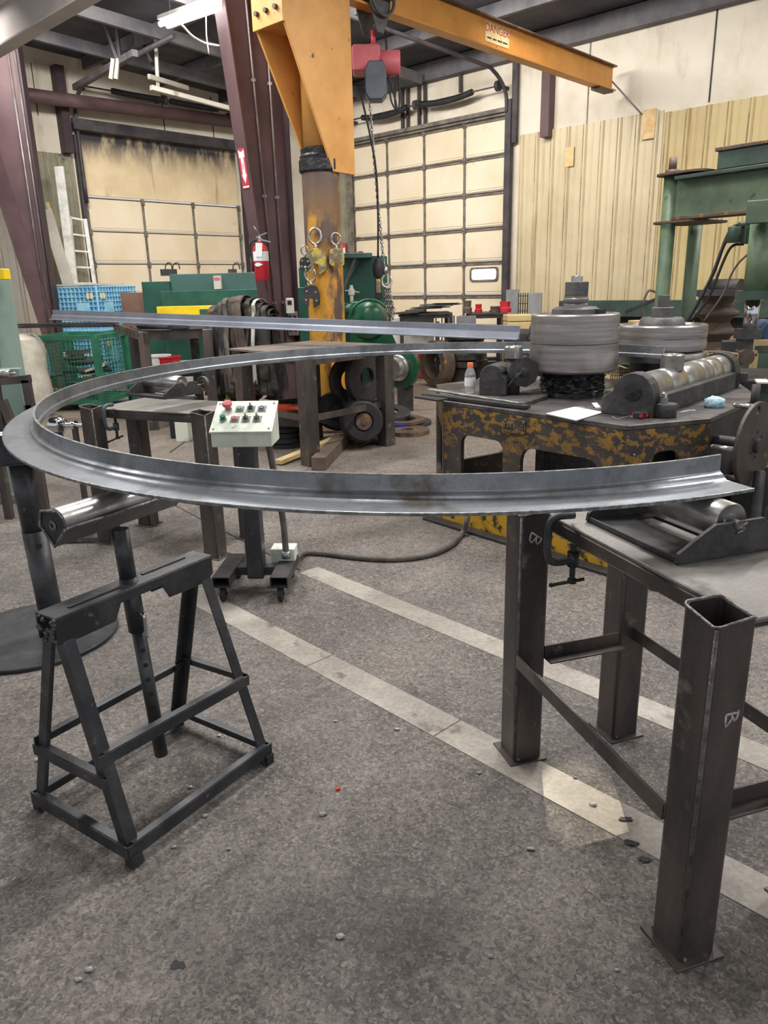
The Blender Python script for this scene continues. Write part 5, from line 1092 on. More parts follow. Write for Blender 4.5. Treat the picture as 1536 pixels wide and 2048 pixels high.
g = G(); g.bar(fx+V((-.03, 0, .46)), fx+V((.13, -.04, .42)), .025, .014); g.bar(fx+V((-.04, 0, .475)), fx+V((.09, -.03, .52)), .025, .012); g.obj('squeeze_lever', m_silver, v_)
g = G(); g.tubep([fx+V((.0, 0, .5)), fx+V((-.06, 0, .6))], .005, 6); g.obj('hanger_wire', m_chain, t)
g = G(); g.tubep(spline([fx+V((-.03, 0, .455)), fx+V((-.1, -.01, .42)), fx+V((-.12, -.01, .34)), fx+V((-.105, -.01, .24)), fx+V((-.1, -.01, .1))], 5), [.011]*17+[.018]*4, 8); g.obj('hose', m_vdark, t)
# arrow sign on the column flange
fl = lambda z: colpt(w0+(w1-w0)*z/zt, z)
zs = 2.86; a_, b_ = fl(zs-.34), fl(zs+.34); up = (b_-a_).normalized(); nrm = (D2-up*D2.dot(up)).normalized(); rgt = up.cross(nrm).normalized()
sm = MX.Identity(4); c = (a_+b_)/2+nrm*.009
for j in range(3): sm[j][0] = rgt[j]; sm[j][1] = up[j]; sm[j][2] = nrm[j]; sm[j][3] = c[j]
g = G(sm); g.prism([(-.06, -.21), (.06, -.21), (.06, .21), (-.06, .21)], .004); ar = one(g, 'arrow_sign', m_redsign, 'red fire extinguisher sign with white down arrow on the column', 'sign')
g = G(sm); g.prism([(-.05, .195), (-.02, .175), (.02, .175), (.05, .195), (.05, .11), (.026, .12), (.026, -.06), (.045, -.06), (0, -.155), (-.045, -.06), (-.026, -.06), (-.026, .12), (-.05, .11)], .002, None, .004); g.obj('white_arrow', m_paper, ar)
text('arrow_lettering', 'FIRE', .036, sm @ T((0, .03, .0065)) @ MX.Rotation(PI/2, 4, 'Z'), m_redsign, ar, .0008)
g = G(sm); g.prism([(-.056, -.2), (.056, -.2), (.056, -.182), (-.056, -.182)], .002, None, .004); g.obj('white_strip', m_paper, ar)
# ---- left tapered column
cL = PY(105, 565, 12.9); cL.z = 0; t = thing('steel_column', 'maroon tapered steel column at the left edge of the photo', 'column', cL)
w0, w1, zt = .01, .92, 5.4
dl = V((-1, -.12, 0)).normalized(); nl = V((.12, -1, 0)).normalized()
g = G(); A_l = [cL, cL+dl*w0, cL+dl*w1+V((0, 0, zt)), cL+V((0, 0, zt))]; A_l = [p-nl*0 for p in A_l]; g.hexa(A_l, [p-nl*.015 for p in A_l]); g.obj('web', m_maroon, t)
g = G(); g.bar(cL+V((.01, 0, 0)), cL+V((.01, 0, zt)), .02, .24, nl); g.obj('flange', m_maroond, t)
g = G(); g.bar(cL+dl*w0, cL+dl*w1+V((0, 0, zt)), .26, .02, V((0, 1, 0))); g.obj('flange', m_maroon, t)
for k, lb in enumerate(('left of two conduits on the left column', 'right of two conduits on the left column')):
    g = G(); q = cL-dl*(.0-.06*k)*-1+nl*.04; q = cL+dl*(.16-.1*k)+nl*.03; g.tubep([q+V((0, 0, .8)), q+V((0, 0, 5.3))], .016, 8); one(g, 'conduit', m_conduit, lb, 'conduit')
# ---- ladder and boards leaning by the left door
lp0, lp1 = PY(152, 572, 14.75), PY(139, 432, 14.95); rp0, rp1 = PY(190, 572, 14.9), PY(170, 438, 15.1)
t = thing('ladder', 'white metal ladder leaning by the left garage door', 'ladder', (lp0+rp0)/2)
for a, b in ((lp0, lp1), (rp0, rp1)):
    d = (a-b); a = a+d*(max(0, a.z-.02)/-d.z if d.z < 0 else 0); g = G(); g.bar(a, b, .03, .07); g.obj('stile', m_white, t)
for k in range(9):
    f = -.9+.235*k; g = G(); g.bar(lp0.lerp(lp1, f), rp0.lerp(rp1, f), .03, .03)
    if lp0.lerp(lp1, f).z > .1: g.obj('rung', m_white, t)
    else: g.bm.free()
for (a, Ya), (b, Yb), w, m, lb in ((((148, 575), 14.6), ((118, 333), 14.75), .16, m_white, 'tall white board leaning left of the ladder'), (((140, 570), 14.5), ((95, 405), 14.66), .05, m_wood, 'thin pale stick leaning against the tall white board'), (((122, 520), 14.35), ((92, 420), 14.5), .2, m_pale, 'grey board leaning against the left column')):
    p, q = PY(*a, Ya), PY(*b, Yb); d = (p-q).normalized(); p = p+d*((p.z-.05)/-d.z); g = G(); g.bar(p, q, w, .04, (0, -1, 0)); one(g, 'board', m, lb, 'board')
# ---- blue bulk containers, stacked
def bulk_bin(label, c, rz, z0, m=m_blue, h=.74, wx=1.12, wy=1.1):
    M4 = T((c.x, c.y, z0), rz); t = thing('plastic_bulk_bin', label, 'bulk container', (c.x, c.y, z0), rz)
    g = G(M4); g.box((0, 0, h/2+.04), (wx-.06, wy-.06, h-.1)); g.box((0, 0, .05), (wx, wy, .1)); 
    g.obj('body', m_bluep if False else m, t)
    for sx, sy, L_, rot in ((0, -1, wx, 0), (-1, 0, wy, -PI/2), (1, 0, wy, PI/2), (0, 1, wx, PI)):
        mm = M4 @ T((sx*wx/2, sy*wy/2, 0), rot); g = G(mm)
        nx, nz = int(L_/.075), int(h/.075)
        for i in range(nx+1): g.box((-L_/2+L_*i/nx, 0.0, h/2), (.012, .04, h-.02))
        for k in range(nz+1): g.box((0, 0.0, .02+(h-.04)*k/nz), (L_, .04, .012))
        for a in (-.25, .25): g.box((a*L_, -.004, h*.5), (.24, .036, .2))
        wall = g.obj('ribbed_wall', m, t)
        for a in (-.42, .42):
            g = G(mm)
            for b in (0, .07): g.box((a*L_+(b if a < 0 else -b), -.022, h*.78), (.05, .012, .09))
            g.obj('cream_latch', M('cream_latch', (222, 212, 170), rough=.6) if 'm_latch' not in globals() else m_latch, wall)
    return t
m_latch = M('cream_latch', (222, 212, 170), rough=.6)
bcn = PY(172, 620, 13.6)
b_ = bulk_bin('upper light blue ribbed plastic bin of the stack by the left column', V((bcn.x+.1, 13.55, 0)), -.28, .92)
bulk_bin('lower light blue ribbed plastic bin under the other one', V((bcn.x+.1, 13.55, 0)), -.28, .15)
g = G(); g.box((bcn.x+.12, 13.55, .075), (1.2, 1.1, .15), rz=-.28); one(g, 'pallet', m_woodd, 'wooden pallet under the blue bins', 'pallet')
g = G(); g.box((bcn.x+.05, 13.55, 1.68), (1.0, .9, .03), rz=-.25); one(g, 'lid_board', m_pale, 'grey board lying on top of the upper blue bin', 'board')
# ---- green wire basket with scrap and white sack
gc = PY(160, 720, 10.6); gh = 1.0; M4 = T((gc.x, 10.75, 0), -.12); t = thing('wire_basket', 'green steel mesh stillage basket full of scrap at the left', 'basket', (gc.x, 10.75, 0), -.12)
bw = .86; posts = [(-bw/2, -.45), (bw/2, -.45), (bw/2, .45), (-bw/2, .45)]
for a, b in posts: g = G(M4); g.bar((a, b, 0), (a, b, gh), .08, .08); g.obj('post', m_wire, t)
for i in range(4):
    (a, b), (c, d) = posts[i], posts[(i+1) % 4]
    for z in (gh-.02, .12): g = G(M4); g.bar((a, b, z), (c, d, z), .05, .06); g.obj('rail', m_wire, t)
    g = G(M4)
    for k in range(1, 18): f = k/18; g.bar((a+(c-a)*f, b+(d-b)*f, .12), (a+(c-a)*f, b+(d-b)*f, gh), .006, .006)
    for k in range(1, 16): z = .12+(gh-.14)*k/16; g.bar((a, b, z), (c, d, z), .006, .006)
    g.obj('mesh_side', m_wire, t)
g = G(M4); g.box((0, 0, .12), (bw, .9, .03)); g.obj('floor_sheet', m_wire, t)
random.seed(9)
for i in range(16):
    g = G(M4); g.box((random.uniform(-.3, .3), random.uniform(-.3, .3), .22+.035*i), (random.uniform(.2, .6), random.uniform(.05, .25), random.uniform(.02, .06)), rz=random.uniform(0, 3), rx=random.uniform(-.3, .3)); m = (m_dark, m_vdark, m_pale, m_leg)[i % 4]
    one(g, 'scrap_piece', m, '%s scrap piece inside the green wire basket' % ('pale' if i % 4 == 2 else 'dark'), 'scrap', 'scrap in the green basket')
sk = PY(68, 735, 9.9); g = G(); random.seed(2)
g.lathe([(0, 0), (.24, 0), (.28, .08), (.29, .35), (.27, .6), (.28, .85), (.25, 1.0), (.15, 1.06), (0, 1.05)], T((sk.x-.12, 9.9, 0)), 20)
for v in g.bm.verts: v.co += V((random.uniform(-.015, .015), random.uniform(-.015, .015), 0))
one(g, 'white_sack', m_sack, 'tall white sack standing left of the green basket', 'sack')
g = G(); g.box((sk.x-1.0, 10.6, .5), (.9, .7, 1.0), rz=.1); g.obj('x', m_white) if False else one(g, 'white_carton', m_white, 'white carton behind the mint machine column', 'carton', bev=.02)
# ---- press brake and green shear
def gbox(px0, px1, y0, y1, Y, dep, m, nm, par=None, zfl=None, rz=0.0, bev=.006):
    a0, a1 = PY(px0, (y0+y1)/2, Y), PY(px1, (y0+y1)/2, Y); z1 = ZA((px0+px1)/2, y0, Y); z0 = ZA((px0+px1)/2, y1, Y) if zfl is None else zfl
    g = G(); g.box(((a0.x+a1.x)/2, Y+dep/2, (z0+z1)/2), (a1.x-a0.x, dep, z1-z0), rz=rz); return g.obj(nm, m, par, bev) if par is not None else g
Yb = 12.3
pb = thing('press_brake', 'dark green press brake with grey upper beam and yellow front guard', 'press brake', PY(430, 700, Yb).xy.to_3d())
gbox(290, 345, 563, 700, Yb, .9, m_green, 'side_frame', pb, 0); gbox(325, 562, 580, 680, Yb-.15, .3, m_green, 'front_apron', pb, .25); gbox(340, 562, 546, 585, Yb+.1, .25, m_greengrey, 'upper_ram', pb)
gbox(540, 575, 560, 700, Yb+.05, .8, m_green, 'side_frame', pb, 0); gbox(325, 562, 660, 700, Yb+.2, .5, m_green, 'bed', pb, .1)
yb = gbox(314, 442, 612, 640, Yb-.35, .12, m_yellow, 'yellow_guard', pb); gbox(400, 418, 618, 650, Yb-.37, .1, m_greengrey, 'guard_bracket', pb)
g = G(); q = PY(436, 565, Yb+.05); g.box(q, (.11, .12, .2)); sgp = g.obj('warning_plate', m_pale, pb)
g = G(); g.box(q+V((0, -.063, .06)), (.09, .006, .04)); g.obj('plate_heading', m_pink, sgp)
g = G(); q = PY(479, 602, Yb-.16); g.box(q, (.09, .03, .09)); g.obj('sticker', m_wood, pb)
for px in (330, 345, 465): 
    g = G(); q = PY(px, 545, Yb+.2); g.tubep(spline([q, q+V((.03, 0, .12)), q+V((.1, 0, .14)), q+V((.12, 0, .05))], 4), .01, 6); g.box(q, (.12, .1, .1)); g.obj('hydraulic_fitting', m_dark, pb)
g = gbox(246, 296, 585, 690, 13.0, .05, m_woodd, 'x', None, 0); one(g, 'brown_tarp_panel', M('brown_cardboard', (122, 96, 82), (104, 80, 70), 3, .4, .6, .9), 'brown sheet panel standing between blue bins and press brake', 'panel')
gs = thing('shear_machine', 'green cabinet machine with gearbox behind the crane post', 'machine', PY(700, 700, 11.0).xy.to_3d())
gbox(686, 772, 512, 700, 11.0, .9, m_green, 'cabinet', gs, 0); gbox(672, 744, 506, 516, 10.7, .4, m_greengrey, 'top_channel', gs); gbox(760, 776, 512, 700, 10.9, .1, m_green, 'cabinet_edge', gs, 0)
gbox(576, 625, 575, 700, 11.2, .5, m_green, 'side_cabinet', gs, 0); gbox(598, 622, 535, 575, 11.3, .3, m_green, 'upper_bracket', gs)
g = G(); mm = MX.Identity(4); q = PY(686, 620, 10.95); q2 = PY(710, 520, 10.95); g.bar(PY(680, 560, 10.9), PY(708, 512, 10.9), .05, .2); g.obj('slanted_gusset', m_greengrey, gs)
g = G(); c = PY(740, 640, 10.5); g.lathe([(0, -.22), (.2, -.22), (.24, -.18), (.26, 0), (.24, .12), (.18, .16), (0, .17)], frame(c, (0, 0, 1), (-.35, -1, 0)), 32); g.prism([(-.30, -.5), (.42, -.5), (.12, .25), (-.25, .25)], .3, MX(((1, 0, 0, c.x), (0, 0, 1, c.y-.05), (0, 1, 0, c.z), (0, 0, 0, 1)))); gb_ = g.obj('gearbox_guard', m_green2, gs, .02)
g = G(); a = [c+V((.27*math.cos(q), -.24, .27*math.sin(q))) for q in [PI*.05+PI*.95*i/20 for i in range(21)]]; g.tubep(a, .02, 8); g.obj('guard_rib', m_green2, gb_)
g = G(); g.cyl(PY(688, 622, 10.6), PY(715, 622, 10.5), .11, n=20); g.obj('motor_drum', m_green2, gs)
g = G(); q = PY(703, 585, 10.9); g.lathe([(0, .1), (.02, .1), (.03, .05), (.045, .04), (.045, -.03), (.025, -.05), (.025, -.12), (.012, -.14), (0, -.14)], T(q), 14); g.cyl(q+V((-.09, 0, .03)), q+V((.11, 0, .0)), .008, n=8); g.obj('pressure_regulator', m_ivory, gs)
g = G(); g.tubep(spline([PY(686, 582, 10.85), PY(698, 550, 10.8), PY(712, 512, 10.75), PY(722, 505, 10.75), PY(728, 512, 10.9)], 5), .02, 8); g.obj('hose', m_hose, gs)
# green flanged wheel with silver hub behind the far table
c = PY(800, 735, 9.6); d = V((-.6, -.75, 0)).normalized(); t = thing('green_flywheel', 'green flanged wheel with silver hub right of the far table', 'wheel', (c.x, c.y, 0))
g = G(); g.lathe([(0, -.08), (.26, -.08), (.27, -.06), (.27, 0), (.1, .02), (.1, .04), (0, .04)], frame(c, (0, 0, 1), d), 40); g.obj('disc', m_green2, t)
g = G(); g.lathe([(0, .02), (.16, .02), (.165, .05), (.15, .06), (.155, .09), (.13, .1), (.12, .16), (0, .16)], frame(c, (0, 0, 1), d), 32); g.obj('hub', m_bright, t)
g = G(); g.bar((c.x-d.x*.1, c.y-d.y*.1, 0), (c.x-d.x*.1, c.y-d.y*.1, c.z), .2, .2); g.obj('pedestal', m_dark, t)
# standing roll ring and black spools
c = PY(875, 745, 11.9); c.z = .36; d = V((-.85, -.5, 0)).normalized(); g = G(); g.lathe([(.22, -.1), (.34, -.1), (.36, -.08), (.36, .08), (.34, .1), (.22, .1), (.22, -.1)], frame(c, (0, 0, 1), d), 44); o = one(g, 'roll_ring', m_rust, 'big worn roll ring standing upright on the floor left of the machine', 'roll ring')
g = G(); g.bar(V((c.x, c.y, 0)), V((c.x, c.y, 1.0)), .08, .06); g.obj('support_post', m_dark, o)
for i, (px, Y, r, zz_, lb) in enumerate(((930, 12.0, .36, 0, 'lower black grooved roll on the floor behind the guide block'), (930, 12.0, .34, .42, 'upper black grooved roll of the pair behind the guide block'))):
    c = PY(px, 720, Y); g = G(); g.lathe([(0, zz_), (r, zz_), (r, zz_+.08), (r-.04, zz_+.11), (r-.05, zz_+.28), (r-.01, zz_+.31), (r-.01, zz_+.4), (0, zz_+.4)], T((c.x, c.y, 0)), 40); one(g, 'grooved_roll', M('shiny_black_iron', (58, 56, 54), (84, 80, 76), 5, .4, .6, .3, .7) if i == 0 else bpy.data.materials['shiny_black_iron'], lb, 'roll')
for px0, px1, m, lb in ((836, 848, m_red, 'red box on the floor beyond the green flywheel'), (849, 872, m_white, 'white box on the floor left of the roll ring')):
    g = gbox(px0, px1, 706, 744, 13.0, .3, m, 'x', None, 0); one(g, 'storage_box', m, lb, 'box', bev=.01)
# ---- benches along the right wall with scrap
def bench(px0, px1, ytop, Y, dep, lb, rz=0.0):
    a0, a1 = PY(px0, ytop, Y), PY(px1, ytop, Y); z = a0.z; return simple_table('steel_bench', lb, [(a0.x, Y), (a1.x, Y), (a1.x, Y+dep), (a0.x, Y+dep)], z, m_dark, m_dark, .03, .03, (.3,), .05, cat='bench')
bn = bench(800, 905, 628, 12.6, .9, 'dark steel bench piled with plates in front of the right garage door'); zb = ZA(850, 628, 12.6)
random.seed(31)
for i in range(9):
    c = PY(812+10*i, 628, 12.9+random.uniform(-.2, .4)); g = G(); g.box((c.x, c.y, zb+.012+.017*i), (random.uniform(.3, .7), random.uniform(.2, .5), .012), rz=random.uniform(-.5, .5), rx=random.uniform(-.02, .02)); one(g, 'cut_plate', m_dark, 'dark cut plate in the pile on the bench by the garage door', 'plate', 'plates on the back bench')
g = gbox(790, 868, 634, 668, 13.3, .4, m_white, 'x', None, .3); one(g, 'white_chest', m_white, 'pale chest under the bench of plates', 'chest', bev=.01)
g = G()
for k in range(6): q = PY(872+12*k, 640, 12.5); g.bar((q.x, q.y, .3), (q.x, q.y, ZA(880, 632, 12.5)), .02, .02)
for z in (.55, .9): g.bar(V((PY(872, 640, 12.5).x, 12.5, z)), V((PY(932, 640, 12.5).x, 12.5, z)), .02, .02)
for k in (0, 5): q = PY(872+12*k, 640, 12.5); g.bar((q.x, q.y, 0), (q.x, q.y, .35), .03, .03)
one(g, 'wire_rack', m_dark, 'black wire rack beside the plate bench', 'rack')
b2 = bench(945, 1015, 627, 12.3, .8, 'second steel bench with red parts left of the grey sheets'); zb = ZA(980, 627, 12.3)
g = gbox(914, 952, 632, 662, 12.1, .06, m_pale, 'x', None, .0); one(g, 'grey_plate', M('grey_sheet_steel', (132, 132, 132), (116, 116, 118), 3, .4, .6, .5, .3), 'grey plate leaning on the front of the second bench', 'plate')
for px, r, h, m, lb in ((935, .07, .2, m_rust, 'rusty bolt block on the second bench'), (957, .06, .14, m_red, 'left red cap on the second bench'), (1010, .1, .17, m_red, 'right red cap on the second bench'), (990, .09, .1, m_rust, 'brown block between the red caps on the second bench')):
    c = PY(px, 625, 12.6); g = G(); g.lathe([(0, 0), (r, 0), (r*1.05, h*.4), (r*.8, h*.5), (r*.9, h), (0, h)], T((c.x, c.y, zb)), 18); one(g, 'bench_part', m, lb, 'part')
m_sheet = M('grey_sheet_steel2', (150, 150, 150), (132, 132, 134), 3, .4, .6, .5, .3)
for px0, px1, y0, Y, lb in ((1012, 1038, 579, 13.7, 'left grey steel sheet standing against the wall'), (1056, 1084, 586, 13.2, 'right grey steel sheet standing against the wall')):
    g = gbox(px0, px1, y0, 640, Y, .03, m_sheet, 'x', None, 0, -.5); one(g, 'steel_sheet', m_sheet, lb, 'sheet')
g = G(); a, b = PY(1037, 600, 13.5), PY(1055, 600, 13.4); zt = ZA(1045, 586, 13.4)
for k in range(5): q = a.lerp(b, k/4); g.bar((q.x, q.y, 0), (q.x, q.y, zt), .015, .015)
for k in range(10): z = .2+(zt-.25)*k/9; g.bar((a.x, a.y, z), (b.x, b.y, z), .012, .012)
one(g, 'wire_grid_panel', m_vdark, 'black wire grid panel between the two grey sheets', 'grid panel')
for i in range(2):
    g = gbox(1016, 1070, 630+14*i, 643+14*i, 11.8, .5, m_wood, 'x', None, None if i == 0 else 0); one(g, 'timber_crib', m_wood, ['upper pale timber crib behind the near roll', 'lower pale timber crib behind the near roll'][i], 'lumber', bev=.01)
c = PY(1046, 672, 11.4); g = G(); g.lathe([(0, 0), (.28, 0), (.28, c.z+.05), (.1, c.z+.1), (0, c.z+.1)], T((c.x, c.y, 0)), 28); one(g, 'steel_roll', m_dark, 'dark upright roll at the right end of the straight bar', 'roll')
g = G(); chain(g, [PY(1064, 655, 11.0), PY(1058, 672, 10.9), PY(1052, 690, 10.9)], .07, .014); one(g, 'loose_chain', m_dark, 'short dark chain hanging on the roll beyond the bar end', 'chain')
# ---- stacked long dark green beams along the right wall
for i in range(5):
    v, z, m = (.55, .75, 1.0, .6, .85)[i], (.25, .55, .4, .9, 1.12)[i], (m_pressd, m_dark, m_pressd, m_dark, m_pressd)[i]
    g = G(); g.bar(rm(7.6+.15*i, v, z), rm(12.6+.1*i, v, z), .2, .24); one(g, 'steel_beam', m, ['lowest green beam', 'second dark beam', 'front green beam', 'upper dark beam', 'topmost green beam'][i]+' of the stack along the yellow siding', 'beam', 'beams stacked along the right wall')
g = G(); g.bar(rm(8.2, .75, .0), rm(8.2, .75, .14), .9, .14, D1); g.bar(rm(11.8, .75, 0), rm(11.8, .75, .14), .9, .14, D1); one(g, 'beam_support', m_dark, 'dark bearers under the stacked beams', 'bearer')
# parts bench between the rolls
pbn = PY(1215, 640, 9.2); t = simple_table('steel_bench', 'cluttered steel bench seen between the two bending rolls', [(2.2, 8.9), (3.6, 8.7), (3.7, 9.5), (2.3, 9.7)], 1.0, m_dark, m_dark, .03, .02, (), .05, cat='bench')
for px, w, h, m, lb in ((1200, .12, .08, m_wood, 'small pale block on the bench right of the near roll nut'), (1222, .09, .11, m_orangeg, 'orange cap on the bench behind the near roll'), (1272, .14, .09, m_wood, 'tan block on the bench left of the far roll nut')):
    c = PY(px, 620, 9.1); g = G(); g.box((c.x, c.y, 1.0+h/2), (w, .1, h), rz=.3); one(g, 'bench_block', m, lb, 'block', bev=.01)
c = PY(1292, 600, 8.9); g = G(); g.tubep(spline([(c.x, c.y, 1.0), (c.x-.03, c.y, 1.25), (c.x+.02, c.y, 1.42), (c.x+.12, c.y, 1.4)], 5), .014, 8); one(g, 'hook_pipe', m_rust, 'rusty hooked pipe standing between the rolls', 'pipe')
g = G(); g.bar(PY(1252, 624, 8.7), PY(1322, 594, 8.4), .03, .03); one(g, 'pry_bar', m_dark, 'dark bar slanting between the two rolls', 'bar')
# ---- big brown spool behind the press
c = PY(1432, 640, 9.3); c.z = 0; zt = ZA(1432, 588, 9.3); pr = [(0, 0), (.26, 0), (.26, zt-.66)]
for k in range(3):
    z = zt-.66+.22*k; h = .22; pr += [(.26, z), (.255, z+.015), (.19, z+.05), (.155, z+.11), (.19, z+.17), (.255, z+.205)]
pr += [(.26, zt), (0, zt)]
g = G(); g.lathe(pr, T(c), 44); one(g, 'spool_rolls', m_spool, 'tall brown stack of flared spool rolls behind the far bending roll', 'roll')
g = G(); g.cyl(PY(1425, 574, 9.1), PY(1482, 574, 8.8), .09, n=20); g.bar(PY(1395, 585, 9.0), PY(1490, 586, 8.7), .4, .06); one(g, 'dark_pipe', m_dark, 'dark pipe and plate lying on top of the brown spool rolls', 'pipe')
# ---- green hydraulic press
Yr = 7.2; e1 = V((.6, -.8, 0)).normalized()
pa = PY(1332, 500, Yr); pa.z = 0; ps = thing('hydraulic_press', 'green hydraulic press with pipe columns and hoses at the right edge', 'press', pa)
k2 = PY(1385, 520, Yr+.35); k2.z = 0; zt = ZA(1350, 352, Yr); zm = ZA(1345, 448, Yr)
for c, top_ in ((pa, zt+.02), (k2, zm+.1)): g = G(); g.cyl(c, c+V((0, 0, top_)), .064, n=24); g.obj('pipe_column', m_press, ps)
g = G(); g.cyl(pa+V((0, 0, zt)), pa+V((0, 0, zt+.05)), .06, n=6); g.cyl(pa+V((0, 0, zt+.05)), pa+V((0, 0, zt+.15)), .035, n=14); g.obj('tie_nut', m_rust, ps)
o1 = pa+e1*.02
def ebox(s0, s1, off, z0, z1, dep, m, nm, bev=.004):
    g = G(); c = pa+e1*((s0+s1)/2)+V((.8, .6, 0))*off; g.box((c.x, c.y, (z0+z1)/2), (s1-s0, dep, z1-z0), rz=math.atan2(e1.y, e1.x)); return g.obj(nm, m, ps, bev)
for z in (zt, zm): 
    g = G(); g.prism([(a, b) for a, b in rrect(-.12, -.12, .35, .45, .1, 5)], .018, T((pa.x, pa.y, z), math.atan2(e1.y, e1.x))); g.obj('corner_plate', m_rust, ps)
ebox(.06, 2.4, .0, zm+.02, zt-.02, .03, m_press, 'beam_web'); ebox(.02, .12, .15, zm+.02, zt-.02, .3, m_pressd, 'beam_end')
ebox(.1, 2.4, -.02, zt-.05, zt-.02, .2, m_pressd, 'beam_flange'); ebox(.1, 2.4, -.02, zm+.02, zm+.05, .2, m_rust, 'beam_flange')
ebox(.42, 2.4, .12, zt+.0, zt+.14, .25, m_pressd, 'upper_beam'); ebox(.40, 2.4, .12, zt+.14, zt+.17, .29, m_rust, 'upper_beam_flange')
cx = PY(1518, 540, 6.2); za, zb_ = ZA(1515, 445, 6.2), ZA(1515, 590, 6.2)
g = G(); g.cyl((cx.x, cx.y, zb_), (cx.x, cx.y, za), .1, n=28); g.obj('cylinder', m_press, ps)
q = PY(1525, 420, 6.05); g = G(); g.box((q.x+.05, q.y, (ZA(1520, 400, 6.05)+ZA(1520, 446, 6.05))/2), (.3, .1, ZA(1520, 400, 6.05)-ZA(1520, 446, 6.05)), rz=-.6); g.obj('mount_plate', m_press, ps, .004)
g = G(); g.box((cx.x, cx.y, zb_), (.28, .24, .07), rz=-.3); g.obj('gland_block', m_pressd, ps)
g = G(); g.cyl((cx.x-.02, cx.y, zb_), (cx.x-.02, cx.y, ZA(1500, 662, 6.2)), .055, n=24); g.obj('ram_rod', m_chrome, ps)
zr_ = ZA(1500, 662, 6.2); g = G(); g.box((cx.x-.03, cx.y, zr_-.02), (.16, .16, .08)); g.box((cx.x-.05, cx.y, zr_-.12), (.09, .12, .2)); rt = g.obj('ram_tool', m_block, ps)
g = G(); g.cyl((cx.x-.06, cx.y-.09, zr_-.2), (cx.x-.06, cx.y+.08, zr_-.2), .065, n=24); g.obj('tool_roller', m_rust, rt)
for pts, r in (([(1497, 448), (1470, 452), (1452, 478), (1425, 550), (1385, 625), (1365, 655)], .014), ([(1478, 470), (1462, 472), (1447, 492), (1420, 560), (1375, 640), (1360, 665)], .014), ([(1488, 488), (1465, 492), (1448, 520), (1420, 590), (1395, 628), (1374, 650)], .011), ([(1504, 485), (1498, 505), (1478, 525), (1462, 550), (1445, 590), (1408, 642)], .008), ([(1490, 478), (1515, 476), (1522, 492), (1518, 530), (1514, 545)], .009)):
    g = G(); g.tubep(spline([PY(a, b, 6.3+.2*(i/len(pts))) for i, (a, b) in enumerate(pts)], 6), r, 8); g.obj('hydraulic_hose', m_vdark if r > .0095 else m_hose, ps)
g = G(); q = PY(1468, 472, 6.3); g.cyl(q+V((0, 0, -.05)), q+V((0, 0, .07)), .05, n=14); q = PY(1498, 470, 6.3); g.box(q, (.1, .08, .13)); g.cyl(PY(1478, 450, 6.3), PY(1530, 447, 6.3), .024, n=12); g.obj('valve_block', m_pressd, ps, .004)
q0 = PY(1430, 800, 6.0); g = G(); g.box((3.55, 6.25, .36), (1.5, .8, .72), rz=-.35); g.obj('base_bed', m_press, ps, .01)
g = G(); g.box((3.5, 6.2, .74), (1.7, .95, .05), rz=-.35); g.obj('bed_top', m_dark, ps)
# clutter on the press bed
for (px, py, Y, w, h, m, lb, nm) in ((1425, 693, 6.2, .26, .16, m_red, 'red tool box on the press bed', 'tool_box'), (1458, 680, 6.1, .1, .3, m_dark, 'dark upright plate beside the red box', 'steel_plate'), (1455, 722, 5.9, .3, .08, m_dark, 'dark bar ends on the press bed', 'bar_end'), (1528, 728, 5.8, .09, .02, m_white, 'white strip on the press bed', 'strip')):
    c = PY(px, py, Y); g = G(); g.box((c.x, c.y, .765+h/2), (w, .16, h), rz=-.35); one(g, nm, m, lb, 'tool' if nm == 'tool_box' else 'part', bev=.005)
def wbasket(px0, px1, y0, y1, Y, lb):
    a, b = PY(px0, y0, Y), PY(px1, y0, Y); z0 = ZA(px0, y1, Y); g = G(); zt = a.z
    for k in range(9): q = a.lerp(b, k/8); g.bar((q.x, q.y, z0), (q.x, q.y, q.z), .008, .008); g.bar((q.x, q.y+.25, z0), (q.x, q.y+.25, q.z), .008, .008); g.bar((q.x, q.y, z0), (q.x, q.y+.25, z0), .008, .008)
    for z in (0, .33, .66, 1.0):
        for dy in (0, .25): g.bar((a.x, a.y+dy, z0+(a.z-z0)*z), (b.x, b.y+dy, z0+(b.z-z0)*z), .008, .008)
    g.bar(a, a+V((0, .25, 0)), .008, .008); g.bar(b, b+V((0, .25, 0)), .008, .008)
    one(g, 'wire_tray', M('tan_wire', (176, 154, 118), rough=.6) if 'tan_wire' not in bpy.data.materials else bpy.data.materials['tan_wire'], lb, 'wire tray')
wbasket(1413, 1476, 708, 738, 5.75, 'tan wire tray behind the long guide roller'); wbasket(1222, 1258, 738, 758, 5.6, 'tan wire tray between the two bending rolls')
fr = thing('beige_frame', 'beige welded frame with blue motor at the right edge', 'frame', PY(1525, 650, 6.9).xy.to_3d())
for a, b in (((1512, 596), (1560, 590)), ((1514, 596), (1500, 706)), ((1507, 686), (1560, 684)), ((1502, 706), (1512, 706))):
    g = G(); g.bar(PY(*a, 6.9), PY(*b, 6.9), .05, .05); g.obj('frame_bar', m_wood, fr)
g = G(); q = PY(1509, 706, 6.9); g.bar((q.x, q.y, 0), q, .05, .05); g.obj('leg', m_wood, fr)
g = G(); c = PY(1537, 662, 7.1); g.cyl(c+V((-.02, -.15, 0)), c+V((.05, .25, 0)), .1, n=24); g.obj('motor', M('blue_motor', (44, 70, 104), rough=.4), fr)
